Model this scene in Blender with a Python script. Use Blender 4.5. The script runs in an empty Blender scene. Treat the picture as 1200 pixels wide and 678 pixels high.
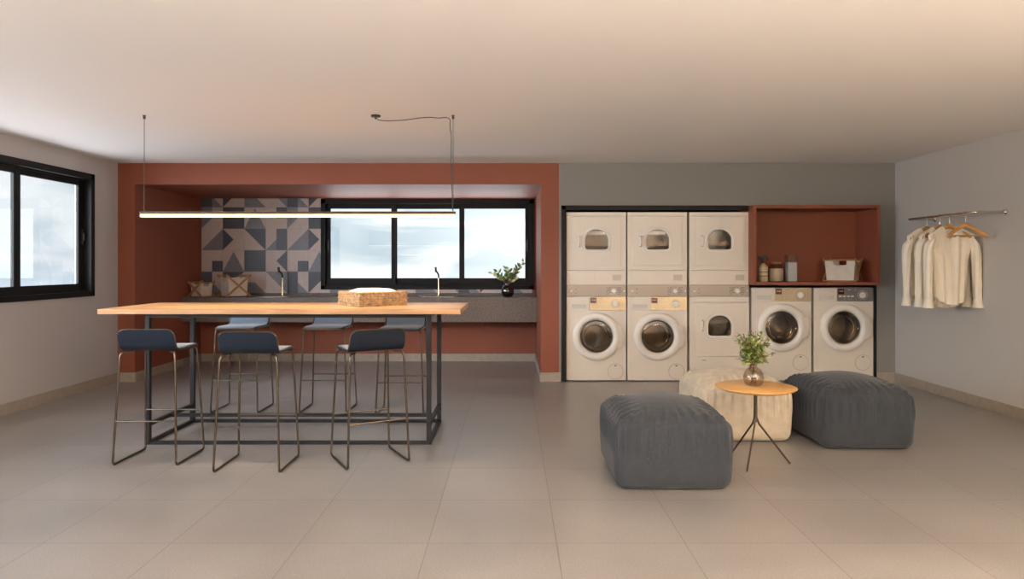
import bpy, bmesh, math, random
from mathutils import Vector, Matrix
PI = math.pi
random.seed(7)
sc = bpy.context.scene
COL = sc.collection

# ------------------------------------------------------------------ camera
H = 1.3            # eye height
CEIL = 2.429       # ceiling height
YW = 7.781         # front plane of the rear wall
YN = 9.427         # back of the kitchen recess
XL, XR = -4.383, 4.26
YB = -2.6          # wall behind the camera
cam_d = bpy.data.cameras.new('camera')
cam_d.sensor_width = 36.0
cam_d.lens = 24.6
cam_d.shift_y = -29.0 / 1200.0
cam_d.clip_start = 0.05
cam = bpy.data.objects.new('camera', cam_d)
cam.location = (0, 0, H)
cam.rotation_euler = (PI / 2, 0, 0)
COL.objects.link(cam)
sc.camera = cam

# ------------------------------------------------------------------ render look
sc.view_settings.view_transform = 'Standard'
sc.view_settings.look = 'None'
sc.view_settings.gamma = 1.0
sc.view_settings.use_curve_mapping = False
sc.view_settings.exposure = 0.5
sc.cycles.use_denoising = True
sc.cycles.max_bounces = 10
sc.cycles.diffuse_bounces = 6
sc.cycles.glossy_bounces = 4
sc.cycles.transparent_max_bounces = 16
sc.cycles.caustics_reflective = False
sc.cycles.caustics_refractive = False
sc.cycles.sample_clamp_indirect = 6.0

# ------------------------------------------------------------------ world: bright broken cloud
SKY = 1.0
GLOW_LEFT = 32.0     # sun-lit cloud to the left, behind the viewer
LOW_GLOW = 6.5         # unseen glow added below the horizon to brighten the ceiling
w = bpy.data.worlds.new('cloudy_sky')
sc.world = w
w.use_nodes = True
nt = w.node_tree
nt.nodes.clear()
def N(t, typ, **kw):
    n = t.nodes.new(typ)
    for k, v in kw.items():
        setattr(n, k, v)
    return n
tc = N(nt, 'ShaderNodeTexCoord')
mp = N(nt, 'ShaderNodeMapping')
mp.inputs['Scale'].default_value = (1.0, 1.0, 3.2)
nt.links.new(tc.outputs['Generated'], mp.inputs['Vector'])
nz = N(nt, 'ShaderNodeTexNoise')
nz.inputs['Scale'].default_value = 5.5
nz.inputs['Detail'].default_value = 6.0
nz.inputs['Roughness'].default_value = 0.5
nz.inputs['Distortion'].default_value = 0.5
nt.links.new(mp.outputs['Vector'], nz.inputs['Vector'])
cr = N(nt, 'ShaderNodeValToRGB')
cr.color_ramp.elements[0].position = 0.44
cr.color_ramp.elements[0].color = (0.42, 0.52, 0.60, 1)
cr.color_ramp.elements[1].position = 0.59
cr.color_ramp.elements[1].color = (0.80, 0.84, 0.86, 1)
nt.links.new(nz.outputs['Fac'], cr.inputs['Fac'])
def glow(direction, power, gain):
    """soft bright patch added to the world around one direction"""
    d = N(nt, 'ShaderNodeVectorMath', operation='DOT_PRODUCT')
    d.inputs[1].default_value = Vector(direction).normalized()
    nt.links.new(tc.outputs['Generated'], d.inputs[0])
    m = N(nt, 'ShaderNodeMath', operation='MAXIMUM'); m.inputs[1].default_value = 0
    nt.links.new(d.outputs['Value'], m.inputs[0])
    p = N(nt, 'ShaderNodeMath', operation='POWER'); p.inputs[1].default_value = power
    nt.links.new(m.outputs[0], p.inputs[0])
    g = N(nt, 'ShaderNodeMath', operation='MULTIPLY'); g.inputs[1].default_value = gain
    nt.links.new(p.outputs[0], g.inputs[0])
    return g.outputs[0]
def tint(fac, col):
    v = N(nt, 'ShaderNodeVectorMath', operation='SCALE')
    v.inputs[0].default_value = col
    nt.links.new(fac, v.inputs['Scale'])
    return v.outputs[0]
def addv(a, b_):
    v = N(nt, 'ShaderNodeVectorMath', operation='ADD')
    nt.links.new(a, v.inputs[0]); nt.links.new(b_, v.inputs[1])
    return v.outputs[0]
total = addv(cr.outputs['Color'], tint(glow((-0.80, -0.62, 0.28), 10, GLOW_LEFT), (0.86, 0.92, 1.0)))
total = addv(total, tint(glow((-0.85, 0.5, 0.1), 6, 0.25), (0.95, 0.98, 1.0)))
total = addv(total, tint(glow((0.02, 1.0, 0.10), 90, 0.35), (1.0, 0.98, 0.95)))
total = addv(total, tint(glow((0, 0, -1), 0.9, LOW_GLOW), (0.92, 0.90, 0.95)))
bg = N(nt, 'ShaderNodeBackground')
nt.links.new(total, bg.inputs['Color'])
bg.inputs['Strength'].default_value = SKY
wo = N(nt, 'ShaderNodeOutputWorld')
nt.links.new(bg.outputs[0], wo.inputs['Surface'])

# ------------------------------------------------------------------ lights
def area(name, loc, size, power, color, rot=(0, 0, 0), portal=False):
    l = bpy.data.lights.new(name, 'AREA')
    l.shape = 'RECTANGLE'
    l.size, l.size_y = size
    l.energy = power
    l.color = color
    if portal:
        l.cycles.is_portal = True
    o = bpy.data.objects.new(name, l)
    o.location = loc
    o.rotation_euler = rot
    COL.objects.link(o)
    return o
WIN_Y0, WIN_Y1 = 1.2, 7.335
WIN_Z0, WIN_Z1 = 0.973, 2.244
area('window_portal', (XL - 0.22, (WIN_Y0 + WIN_Y1) / 2, (WIN_Z0 + WIN_Z1) / 2), (1.3, 6.2), 1, (1, 1, 1), (0, -PI / 2, 0), True)
area('window_portal', (-1.14, YN + 0.22, 1.58), (2.9, 1.25), 1, (1, 1, 1), (-PI / 2, 0, 0), True)
# fill panels added unseen behind the viewer, shining up and down (bodies built below)
FILL_Z = 1.6
FILLS = [(-2.6, -0.1), (0.2, -0.1), (3.0, 0.0), (0.2, -1.6), (3.0, -1.5)]
FILL_T = ['nearest the left window', 'right overhead', 'close to the right wall', 'near the middle of the back wall', 'in the far right corner']
FILL_UP = [115, 205, 270, 55, 100]
FILL_DN = [8, 25, 50, 5, 25]
FILL_C = [(1.0, 0.93, 0.90), (1.0, 0.90, 0.82), (1.0, 0.83, 0.63), (1.0, 0.90, 0.82), (1.0, 0.84, 0.66)]
for (x, y), u_, d_, c_ in zip(FILLS, FILL_UP, FILL_DN, FILL_C):
    area('fill_uplight', (x, y, FILL_Z + 0.035), (0.8, 0.8), u_, c_, (PI, 0, 0))
    area('fill_downlight', (x, y, FILL_Z - 0.035), (0.8, 0.8), d_, c_)

# ------------------------------------------------------------------ materials
def mat(name, color, rough=0.5, metal=0.0, spec=0.5, vary=0.0, vscale=8.0, bump=0.0, bscale=60.0, sheen=0.0, coat=0.0, emit=None, estr=0.0):
    m = bpy.data.materials.new(name)
    m.use_nodes = True
    t = m.node_tree
    b = t.nodes['Principled BSDF']
    b.inputs['Base Color'].default_value = (*color, 1)
    b.inputs['Roughness'].default_value = rough
    b.inputs['Metallic'].default_value = metal
    b.inputs['Specular IOR Level'].default_value = spec
    b.inputs['Sheen Weight'].default_value = sheen
    b.inputs['Coat Weight'].default_value = coat
    if emit:
        b.inputs['Emission Color'].default_value = (*emit, 1)
        b.inputs['Emission Strength'].default_value = estr
    tcn = N(t, 'ShaderNodeTexCoord')
    if vary:
        n = N(t, 'ShaderNodeTexNoise')
        n.inputs['Scale'].default_value = vscale
        n.inputs['Detail'].default_value = 5
        t.links.new(tcn.outputs['Object'], n.inputs['Vector'])
        r = N(t, 'ShaderNodeValToRGB')
        r.color_ramp.elements[0].position = 0.3
        r.color_ramp.elements[1].position = 0.7
        r.color_ramp.elements[0].color = (*[c * (1 - vary) for c in color], 1)
        r.color_ramp.elements[1].color = (*[min(1, c * (1 + vary)) for c in color], 1)
        t.links.new(n.outputs['Fac'], r.inputs['Fac'])
        t.links.new(r.outputs['Color'], b.inputs['Base Color'])
    if bump:
        n2 = N(t, 'ShaderNodeTexNoise')
        n2.inputs['Scale'].default_value = bscale
        n2.inputs['Detail'].default_value = 4
        t.links.new(tcn.outputs['Object'], n2.inputs['Vector'])
        bp = N(t, 'ShaderNodeBump')
        bp.inputs['Strength'].default_value = bump
        bp.inputs['Distance'].default_value = 0.004
        t.links.new(n2.outputs['Fac'], bp.inputs['Height'])
        t.links.new(bp.outputs['Normal'], b.inputs['Normal'])
    return m

def fabric(name, color, stripe=260.0, vary=0.15, rough=0.9, bumpd=0.0012, sheen=0.15):
    m = mat(name, color, rough, spec=0.2, vary=vary, vscale=14, sheen=sheen)
    t = m.node_tree
    b = t.nodes['Principled BSDF']
    tcn = N(t, 'ShaderNodeTexCoord')
    outs = []
    for d in ('X', 'Y', 'Z'):
        wv = N(t, 'ShaderNodeTexWave', bands_direction=d)
        wv.inputs['Scale'].default_value = stripe / 20
        wv.inputs['Distortion'].default_value = 1.2
        wv.inputs['Detail'].default_value = 2
        t.links.new(tcn.outputs['Object'], wv.inputs['Vector'])
        outs.append(wv.outputs['Fac'])
    a1 = N(t, 'ShaderNodeMath', operation='ADD'); a2 = N(t, 'ShaderNodeMath', operation='ADD')
    t.links.new(outs[0], a1.inputs[0]); t.links.new(outs[1], a1.inputs[1])
    t.links.new(a1.outputs[0], a2.inputs[0]); t.links.new(outs[2], a2.inputs[1])
    bp = N(t, 'ShaderNodeBump')
    bp.inputs['Strength'].default_value = 0.5
    bp.inputs['Distance'].default_value = bumpd
    t.links.new(a2.outputs[0], bp.inputs['Height'])
    t.links.new(bp.outputs['Normal'], b.inputs['Normal'])
    return m

def wood(name, c1, c2, scale=3.0, rough=0.35, axis='X', stretch=(0.35, 6, 6)):
    m = mat(name, c1, rough, spec=0.5)
    t = m.node_tree
    b = t.nodes['Principled BSDF']
    tcn = N(t, 'ShaderNodeTexCoord')
    mpn = N(t, 'ShaderNodeMapping')
    mpn.inputs['Scale'].default_value = stretch
    t.links.new(tcn.outputs['Object'], mpn.inputs['Vector'])
    n = N(t, 'ShaderNodeTexNoise')
    n.inputs['Scale'].default_value = scale
    n.inputs['Detail'].default_value = 8
    n.inputs['Distortion'].default_value = 1.2
    t.links.new(mpn.outputs['Vector'], n.inputs['Vector'])
    r = N(t, 'ShaderNodeValToRGB')
    r.color_ramp.elements[0].position = 0.35
    r.color_ramp.elements[1].position = 0.65
    r.color_ramp.elements[0].color = (*c1, 1)
    r.color_ramp.elements[1].color = (*c2, 1)
    t.links.new(n.outputs['Fac'], r.inputs['Fac'])
    t.links.new(r.outputs['Color'], b.inputs['Base Color'])
    bp = N(t, 'ShaderNodeBump')
    bp.inputs['Strength'].default_value = 0.15
    bp.inputs['Distance'].default_value = 0.002
    t.links.new(n.outputs['Fac'], bp.inputs['Height'])
    t.links.new(bp.outputs['Normal'], b.inputs['Normal'])
    return m

def pane(name, tint=(1, 1, 1), ior=1.45, base=0.0):
    """clear sheet glass: see-through with a mirror-like sheen that grows at grazing angles"""
    m = bpy.data.materials.new(name)
    m.use_nodes = True
    t = m.node_tree
    t.nodes.clear()
    tr = N(t, 'ShaderNodeBsdfTransparent'); tr.inputs['Color'].default_value = (*tint, 1)
    gl = N(t, 'ShaderNodeBsdfGlossy'); gl.inputs['Roughness'].default_value = 0.01
    # Schlick reflectance, the same from either side of the sheet
    f0 = ((ior - 1) / (ior + 1)) ** 2
    ge = N(t, 'ShaderNodeNewGeometry')
    dt = N(t, 'ShaderNodeVectorMath', operation='DOT_PRODUCT')
    t.links.new(ge.outputs['Incoming'], dt.inputs[0]); t.links.new(ge.outputs['Normal'], dt.inputs[1])
    ab = N(t, 'ShaderNodeMath', operation='ABSOLUTE'); t.links.new(dt.outputs['Value'], ab.inputs[0])
    om = N(t, 'ShaderNodeMath', operation='SUBTRACT', use_clamp=True); om.inputs[0].default_value = 1.0
    t.links.new(ab.outputs[0], om.inputs[1])
    pw = N(t, 'ShaderNodeMath', operation='POWER'); pw.inputs[1].default_value = 5.0
    t.links.new(om.outputs[0], pw.inputs[0])
    a = N(t, 'ShaderNodeMath', operation='MULTIPLY_ADD', use_clamp=True)
    a.inputs[1].default_value = 1 - f0; a.inputs[2].default_value = f0 + base
    t.links.new(pw.outputs[0], a.inputs[0])
    mx = N(t, 'ShaderNodeMixShader')
    t.links.new(a.outputs[0], mx.inputs[0]); t.links.new(tr.outputs[0], mx.inputs[1]); t.links.new(gl.outputs[0], mx.inputs[2])
    o = N(t, 'ShaderNodeOutputMaterial'); t.links.new(mx.outputs[0], o.inputs['Surface'])
    return m

M = {}
M['red'] = mat('terracotta_paint', (0.240, 0.073, 0.041), 0.55, spec=0.3, bump=0.05, bscale=180)
M['red_shelf'] = mat('terracotta_board', (0.25, 0.075, 0.038), 0.5, spec=0.3, bump=0.04, bscale=180)
M['grey'] = mat('grey_paint', (0.235, 0.225, 0.205), 0.7, spec=0.2, bump=0.05, bscale=180)
M['white_wall'] = mat('pale_grey_paint', (0.48, 0.455, 0.45), 0.7, spec=0.2, bump=0.05, bscale=180)
M['right_wall'] = mat('light_grey_paint', (0.52, 0.495, 0.455), 0.7, spec=0.2, bump=0.05, bscale=180)
M['ceiling'] = mat('ceiling_paint', (0.84, 0.81, 0.785), 0.85, spec=0.1, bump=0.04, bscale=120)
M['skirting'] = mat('stone_skirting', (0.33, 0.28, 0.225), 0.4, vary=0.08, vscale=20)
M['black_metal'] = mat('black_aluminium', (0.010, 0.009, 0.0085), 0.5, spec=0.2)
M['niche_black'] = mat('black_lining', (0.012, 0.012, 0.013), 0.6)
M['table_steel'] = mat('dark_table_steel', (0.018, 0.017, 0.018), 0.5, spec=0.25)
M['bronze'] = mat('bronze_tube', (0.11, 0.085, 0.062), 0.3, metal=0.95)
M['oak'] = wood('oak_board', (0.42, 0.22, 0.10), (0.62, 0.37, 0.18), 3.2, 0.36)
M['round_oak'] = wood('round_oak', (0.74, 0.38, 0.11), (0.86, 0.52, 0.20), 5, 0.35, stretch=(1.0, 9, 9))
M['hanger_wood'] = wood('hanger_wood', (0.46, 0.22, 0.06), (0.60, 0.32, 0.10), 8, 0.35, stretch=(1.5, 9, 9))
M['frame_wood'] = wood('basket_wood', (0.30, 0.15, 0.055), (0.42, 0.22, 0.09), 10, 0.5, stretch=(2, 9, 9))
M['navy_shell'] = mat('navy_shell', (0.009, 0.014, 0.025), 0.5, spec=0.22)
M['slate_pad'] = fabric('slate_pad', (0.115, 0.14, 0.185), 300, 0.05, 0.75, 0.0004, 0.3)
M['pouf_dark'] = fabric('charcoal_blue_fabric', (0.036, 0.041, 0.048), 420, 0.07)
M['pouf_light'] = fabric('cream_linen', (0.58, 0.50, 0.385), 420, 0.12)
M['enamel'] = mat('white_enamel', (0.78, 0.705, 0.60), 0.32, spec=0.5, coat=0.1)
M['enamel_ring'] = mat('white_plastic', (0.84, 0.78, 0.70), 0.28, spec=0.5)
M['gap'] = mat('shadow_gap_rubber', (0.10, 0.09, 0.08), 0.7)
M['panel_gold'] = mat('champagne_panel', (0.66, 0.54, 0.36), 0.25, metal=0.55)
M['panel_taupe'] = mat('taupe_panel', (0.40, 0.335, 0.275), 0.35, metal=0.2)
M['panel_grey'] = mat('grey_panel', (0.27, 0.25, 0.23), 0.3, metal=0.5)
M['print'] = mat('panel_printing', (0.09, 0.065, 0.045), 0.6)
M['display'] = mat('display_red_black', (0.07, 0.018, 0.012), 0.15)
M['digits'] = mat('display_digits', (0.55, 0.35, 0.30), 0.5)
M['drum'] = mat('drum_steel', (0.42, 0.37, 0.31), 0.32, metal=0.9, vary=0.1, vscale=30)
M['chrome'] = mat('chrome', (0.72, 0.68, 0.62), 0.12, metal=1.0)
M['seal'] = mat('rubber_seal', (0.22, 0.20, 0.18), 0.5)
M['door_glass'] = pane('smoked_door_glass', (0.64, 0.58, 0.49), 1.5, 0.03)
M['glass'] = pane('window_glass', (0.97, 0.99, 0.98), 1.5, 0.035)
M['mirror_glass'] = pane('reflective_window_glass', (0.95, 0.97, 0.98), 1.5, 0.13)
M['dryer_glass'] = pane('dark_dryer_glass', (0.46, 0.41, 0.34), 1.5, 0.02)
M['vase_glass'] = pane('smoky_vase_glass', (0.90, 0.86, 0.81), 1.5, 0.05)
M['clear_glass'] = pane('clear_box_glass', (0.93, 0.92, 0.90), 1.45, 0.02)
M['dark_glass'] = pane('dark_vase_glass', (0.36, 0.32, 0.32), 1.6, 0.08)
M['granite'] = mat('brown_granite', (0.118, 0.090, 0.074), 0.35, vary=0.45, vscale=60)
M['brass'] = mat('brass', (0.75, 0.62, 0.42), 0.22, metal=1.0)
M['black'] = mat('black_plastic', (0.02, 0.02, 0.02), 0.35)
M['lamp_body'] = mat('bronze_aluminium', (0.05, 0.036, 0.022), 0.5, metal=0.2)
M['led'] = mat('led_diffuser', (1, 0.9, 0.7), 0.5, emit=(1.0, 0.78, 0.42), estr=0.75)
M['fill_led'] = mat('fill_diffuser', (1, 1, 1), 0.5, emit=(1.0, 0.85, 0.68), estr=3.0)
M['cream'] = mat('cream_plastic', (0.74, 0.62, 0.42), 0.4)
M['canvas'] = fabric('canvas', (0.62, 0.55, 0.47), 500, 0.06)
M['shirt'] = fabric('cream_shirt', (0.90, 0.82, 0.67), 700, 0.03, 0.85, 0.0003)
M['towel'] = fabric('white_towel', (0.85, 0.80, 0.72), 500, 0.04)
M['paper_white'] = mat('white_powder', (0.74, 0.78, 0.82), 0.6)
M['paper_blue'] = mat('blue_lid', (0.16, 0.26, 0.40), 0.5)
M['label'] = mat('dark_label', (0.18, 0.12, 0.07), 0.6)
M['leaf'] = mat('leaf_green', (0.20, 0.27, 0.05), 0.5, vary=0.55, vscale=25)
M['leaf_pale'] = mat('leaf_pale_green', (0.62, 0.62, 0.28), 0.5, vary=0.3, vscale=25)
M['leaf_dark'] = mat('leaf_dark_green', (0.10, 0.19, 0.06), 0.45, vary=0.5, vscale=25)
M['stem'] = mat('stem_brown', (0.13, 0.08, 0.04), 0.7)
M['tile_light'] = mat('tile_blush', (0.53, 0.445, 0.425), 0.35, vary=0.06, vscale=20)
M['tile_mid'] = mat('tile_mid_grey', (0.19, 0.195, 0.225), 0.35, vary=0.1, vscale=20)
M['tile_dark'] = mat('tile_slate', (0.064, 0.073, 0.096), 0.35, vary=0.12, vscale=20)
M['grout'] = mat('grout', (0.30, 0.27, 0.25), 0.8)
M['steel'] = mat('brushed_steel', (0.55, 0.52, 0.5), 0.3, metal=1.0)

def floor_material():
    m = mat('porcelain_floor', (0.36, 0.33, 0.30), 0.4, spec=0.8)
    t = m.node_tree
    b = t.nodes['Principled BSDF']
    tcn = N(t, 'ShaderNodeTexCoord')
    mpn = N(t, 'ShaderNodeMapping')
    mpn.inputs['Location'].default_value = (-0.2084 + 12.0, -3.27 + 12.0, 0)
    t.links.new(tcn.outputs['Object'], mpn.inputs['Vector'])
    br = N(t, 'ShaderNodeTexBrick', offset=0.0, squash=1.0)
    br.inputs['Scale'].default_value = 1.0
    br.inputs['Brick Width'].default_value = 0.6
    br.inputs['Row Height'].default_value = 0.6
    br.inputs['Mortar Size'].default_value = 0.0018
    br.inputs['Mortar Smooth'].default_value = 0.1
    br.inputs['Color1'].default_value = (0.258, 0.238, 0.220, 1)
    br.inputs['Color2'].default_value = (0.282, 0.261, 0.243, 1)
    br.inputs['Mortar'].default_value = (0.13, 0.115, 0.10, 1)
    t.links.new(mpn.outputs['Vector'], br.inputs['Vector'])
    n = N(t, 'ShaderNodeTexNoise')
    n.inputs['Scale'].default_value = 1.6; n.inputs['Detail'].default_value = 4; n.inputs['Roughness'].default_value = 0.5
    t.links.new(tcn.outputs['Object'], n.inputs['Vector'])
    r = N(t, 'ShaderNodeMapRange')
    r.inputs['From Min'].default_value = 0.3; r.inputs['From Max'].default_value = 0.7
    r.inputs['To Min'].default_value = 0.86; r.inputs['To Max'].default_value = 1.10
    t.links.new(n.outputs['Fac'], r.inputs['Value'])
    fine = N(t, 'ShaderNodeTexNoise')
    fine.inputs['Scale'].default_value = 130; fine.inputs['Detail'].default_value = 2
    t.links.new(tcn.outputs['Object'], fine.inputs['Vector'])
    r2 = N(t, 'ShaderNodeMapRange')
    r2.inputs['From Min'].default_value = 0.3; r2.inputs['From Max'].default_value = 0.7
    r2.inputs['To Min'].default_value = 0.84; r2.inputs['To Max'].default_value = 1.16
    t.links.new(fine.outputs['Fac'], r2.inputs['Value'])
    mu = N(t, 'ShaderNodeMath', operation='MULTIPLY')
    t.links.new(r.outputs[0], mu.inputs[0]); t.links.new(r2.outputs[0], mu.inputs[1])
    vm = N(t, 'ShaderNodeVectorMath', operation='SCALE')
    t.links.new(br.outputs['Color'], vm.inputs[0]); t.links.new(mu.outputs[0], vm.inputs['Scale'])
    t.links.new(vm.outputs[0], b.inputs['Base Color'])
    rr = N(t, 'ShaderNodeMapRange')
    rr.inputs['From Min'].default_value = 0.3; rr.inputs['From Max'].default_value = 0.7
    rr.inputs['To Min'].default_value = 0.29; rr.inputs['To Max'].default_value = 0.39
    t.links.new(n.outputs['Fac'], rr.inputs['Value'])
    t.links.new(rr.outputs[0], b.inputs['Roughness'])
    sub = N(t, 'ShaderNodeMath', operation='MULTIPLY')
    sub.inputs[1].default_value = -3.0
    t.links.new(br.outputs['Fac'], sub.inputs[0])
    bp = N(t, 'ShaderNodeBump')
    bp.inputs['Strength'].default_value = 0.35; bp.inputs['Distance'].default_value = 0.0007
    t.links.new(sub.outputs[0], bp.inputs['Height'])
    t.links.new(bp.outputs['Normal'], b.inputs['Normal'])
    return m
M['floor'] = floor_material()

# ------------------------------------------------------------------ mesh collector
class MB:
    def __init__(self):
        self.v, self.f, self.mi = [], [], []
    def add(self, vs, fs, mi=0):
        o = len(self.v)
        self.v += [tuple(p) for p in vs]
        self.f += [tuple(o + i for i in q) for q in fs]
        self.mi += [mi] * len(fs)
        return self
    def box(self, x0, x1, y0, y1, z0, z1, mi=0):
        x0, x1 = min(x0, x1), max(x0, x1); y0, y1 = min(y0, y1), max(y0, y1); z0, z1 = min(z0, z1), max(z0, z1)
        vs = [(x, y, z) for z in (z0, z1) for y in (y0, y1) for x in (x0, x1)]
        return self.add(vs, [(0, 2, 3, 1), (4, 5, 7, 6), (0, 1, 5, 4), (2, 6, 7, 3), (0, 4, 6, 2), (1, 3, 7, 5)], mi)
    def tube(self, pts, r, n=10, closed=False, mi=0, cap=True):
        pts = [Vector(p) for p in pts]
        L = len(pts)
        rs = r if isinstance(r, (list, tuple)) else [r] * L
        rings = []
        prev = None
        for i in range(L):
            if closed:
                t = (pts[(i + 1) % L] - pts[i - 1]).normalized()
            else:
                t = (pts[min(i + 1, L - 1)] - pts[max(i - 1, 0)]).normalized()
            if prev is None:
                a = Vector((0, 0, 1)) if abs(t.z) < 0.9 else Vector((1, 0, 0))
                u = t.cross(a).normalized()
            else:
                u = (prev - t * prev.dot(t)).normalized()
            prev = u
            v_ = t.cross(u)
            rings.append([pts[i] + (u * math.cos(2 * PI * k / n) + v_ * math.sin(2 * PI * k / n)) * rs[i] for k in range(n)])
        vs = [p for ring in rings for p in ring]
        fs = []
        for i in range(L if closed else L - 1):
            j = (i + 1) % L
            for k in range(n):
                k2 = (k + 1) % n
                fs.append((i * n + k, i * n + k2, j * n + k2, j * n + k))
        if not closed and cap:
            fs.append(tuple(range(n - 1, -1, -1)))
            fs.append(tuple((L - 1) * n + k for k in range(n)))
        return self.add(vs, fs, mi)
    def lathe(self, prof, n=48, axis='Z', c=(0, 0, 0), mi=0, cap0=False, cap1=False):
        vs = []
        for (r, h) in prof:
            for k in range(n):
                a = 2 * PI * k / n
                x, y = r * math.cos(a), r * math.sin(a)
                if axis == 'Z': p = (x, y, h)
                elif axis == 'Y': p = (x, h, y)
                else: p = (h, x, y)
                vs.append((p[0] + c[0], p[1] + c[1], p[2] + c[2]))
        fs = []
        for i in range(len(prof) - 1):
            for k in range(n):
                k2 = (k + 1) % n
                fs.append((i * n + k, i * n + k2, (i + 1) * n + k2, (i + 1) * n + k))
        if cap0: fs.append(tuple(range(n - 1, -1, -1)))
        if cap1: fs.append(tuple((len(prof) - 1) * n + k for k in range(n)))
        return self.add(vs, fs, mi)
    def loft(self, loops, closed=True, mi=0, cap0=False, cap1=False):
        n = len(loops[0])
        vs = [p for l in loops for p in l]
        fs = []
        for i in range(len(loops) - 1):
            for k in range(n if closed else n - 1):
                k2 = (k + 1) % n
                fs.append((i * n + k, i * n + k2, (i + 1) * n + k2, (i + 1) * n + k))
        if cap0: fs.append(tuple(range(n - 1, -1, -1)))
        if cap1: fs.append(tuple((len(loops) - 1) * n + k for k in range(n)))
        return self.add(vs, fs, mi)
    def grid(self, fn, nu, nv, mi=0):
        vs = [fn(i / nu, j / nv) for j in range(nv + 1) for i in range(nu + 1)]
        fs = [(j * (nu + 1) + i, j * (nu + 1) + i + 1, (j + 1) * (nu + 1) + i + 1, (j + 1) * (nu + 1) + i) for j in range(nv) for i in range(nu)]
        return self.add(vs, fs, mi)
    def xform(self, mtx):
        self.v = [tuple(mtx @ Vector(p)) for p in self.v]
        return self
    def build(self, name, mats, parent=None, smooth=True, bevel=0.0, angle=35, fix=True, merge=0.0):
        me = bpy.data.meshes.new(name)
        me.from_pydata(self.v, [], self.f)
        if not isinstance(mats, (list, tuple)): mats = [mats]
        for m_ in mats: me.materials.append(m_)
        me.polygons.foreach_set('material_index', self.mi)
        me.update()
        if fix or merge:
            bm = bmesh.new(); bm.from_mesh(me)
            if merge: bmesh.ops.remove_doubles(bm, verts=bm.verts, dist=merge)
            bmesh.ops.recalc_face_normals(bm, faces=bm.faces)
            bm.to_mesh(me); bm.free()
        if smooth:
            me.polygons.foreach_set('use_smooth', [True] * len(me.polygons))
            me.set_sharp_from_angle(angle=math.radians(angle))
        o = bpy.data.objects.new(name, me)
        COL.objects.link(o)
        if parent: o.parent = parent
        if bevel:
            md = o.modifiers.new('bevel', 'BEVEL')
            md.width = bevel; md.segments = 2; md.limit_method = 'ANGLE'; md.angle_limit = math.radians(40)
        return o

def tag(o, label=None, cat=None, group=None, kind=None):
    if label: o['label'] = label
    if cat: o['category'] = cat
    if group: o['group'] = group
    if kind: o['kind'] = kind
    return o
def thing(name, label, cat, loc=(0, 0, 0), rz=0.0, group=None):
    o = bpy.data.objects.new(name, None)
    o.empty_display_size = 0.1
    COL.objects.link(o)
    o.location = loc
    o.rotation_euler = (0, 0, rz)
    return tag(o, label, cat, group)
def dup(src, parent=None):
    kids = list(src.children)
    c = src.copy()
    COL.objects.link(c)
    if parent: c.parent = parent
    for k in kids: dup(k, c)
    return c
def struct(name, mb, m, parent=None, **kw):
    o = mb.build(name, m, parent, smooth=False, **kw)
    if parent is None: tag(o, kind='structure')
    return o
def fillet(pts, r, n=5):
    """round the inner corners of a polyline"""
    pts = [Vector(p) for p in pts]
    out = [pts[0]]
    for i in range(1, len(pts) - 1):
        a, b, c = pts[i - 1], pts[i], pts[i + 1]
        d1, d2 = (a - b), (c - b)
        q = min(r, d1.length * 0.45, d2.length * 0.45)
        p1, p2 = b + d1.normalized() * q, b + d2.normalized() * q
        for k in range(n + 1):
            t = k / n
            out.append(p1 * (1 - t) ** 2 + b * 2 * t * (1 - t) + p2 * t ** 2)
    out.append(pts[-1])
    return out

# ------------------------------------------------------------------ the room
NX0, NX1, NZ = -4.194, 0.3226, 2.192        # kitchen recess opening
XRED = 0.522                                # where terracotta meets grey
LX0, LX1, LZ = 0.55, 4.051, 1.957           # laundry recess opening
WT = 0.2
struct('floor', MB().box(XL - WT, XR + WT, YB - WT, YN + WT, -0.12, 0), M['floor'])
struct('ceiling', MB().box(XL - WT, XR + WT, YB - WT, YN + WT, CEIL, CEIL + 0.15), M['ceiling'])
b = MB()
b.box(XL - WT, XL, WIN_Y1, YW, 0, CEIL).box(XL - WT, XL, YB, WIN_Y0, 0, CEIL)
b.box(XL - WT, XL, WIN_Y0, WIN_Y1, 0, WIN_Z0).box(XL - WT, XL, WIN_Y0, WIN_Y1, WIN_Z1, CEIL)
struct('wall_left', b, M['white_wall'])
struct('wall_right', MB().box(XR, XR + WT, YB, YW + 1.0, 0, CEIL), M['right_wall'])
struct('wall_behind', MB().box(XL - WT, XR + WT, YB - WT, YB, 0, CEIL), M['white_wall'])
# terracotta portal and recess
KX0, KX1, KZ0, KZ1 = -2.575, 0.298, 0.967, 2.185     # kitchen window opening
b = MB()
b.box(XL - WT, NX0, YW, YN + WT, 0, CEIL)
b.box(NX1, XRED, YW, YN + WT, 0, CEIL)
b.box(NX0, NX1, YW, YN + WT, NZ, CEIL)
b.box(NX0, KX0, YN, YN + WT, 0, NZ).box(KX1, NX1, YN, YN + WT, 0, NZ)
b.box(KX0, KX1, YN, YN + WT, 0, KZ0).box(KX0, KX1, YN, YN + WT, KZ1, NZ)
struct('wall_recess', b, M['red'])
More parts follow.
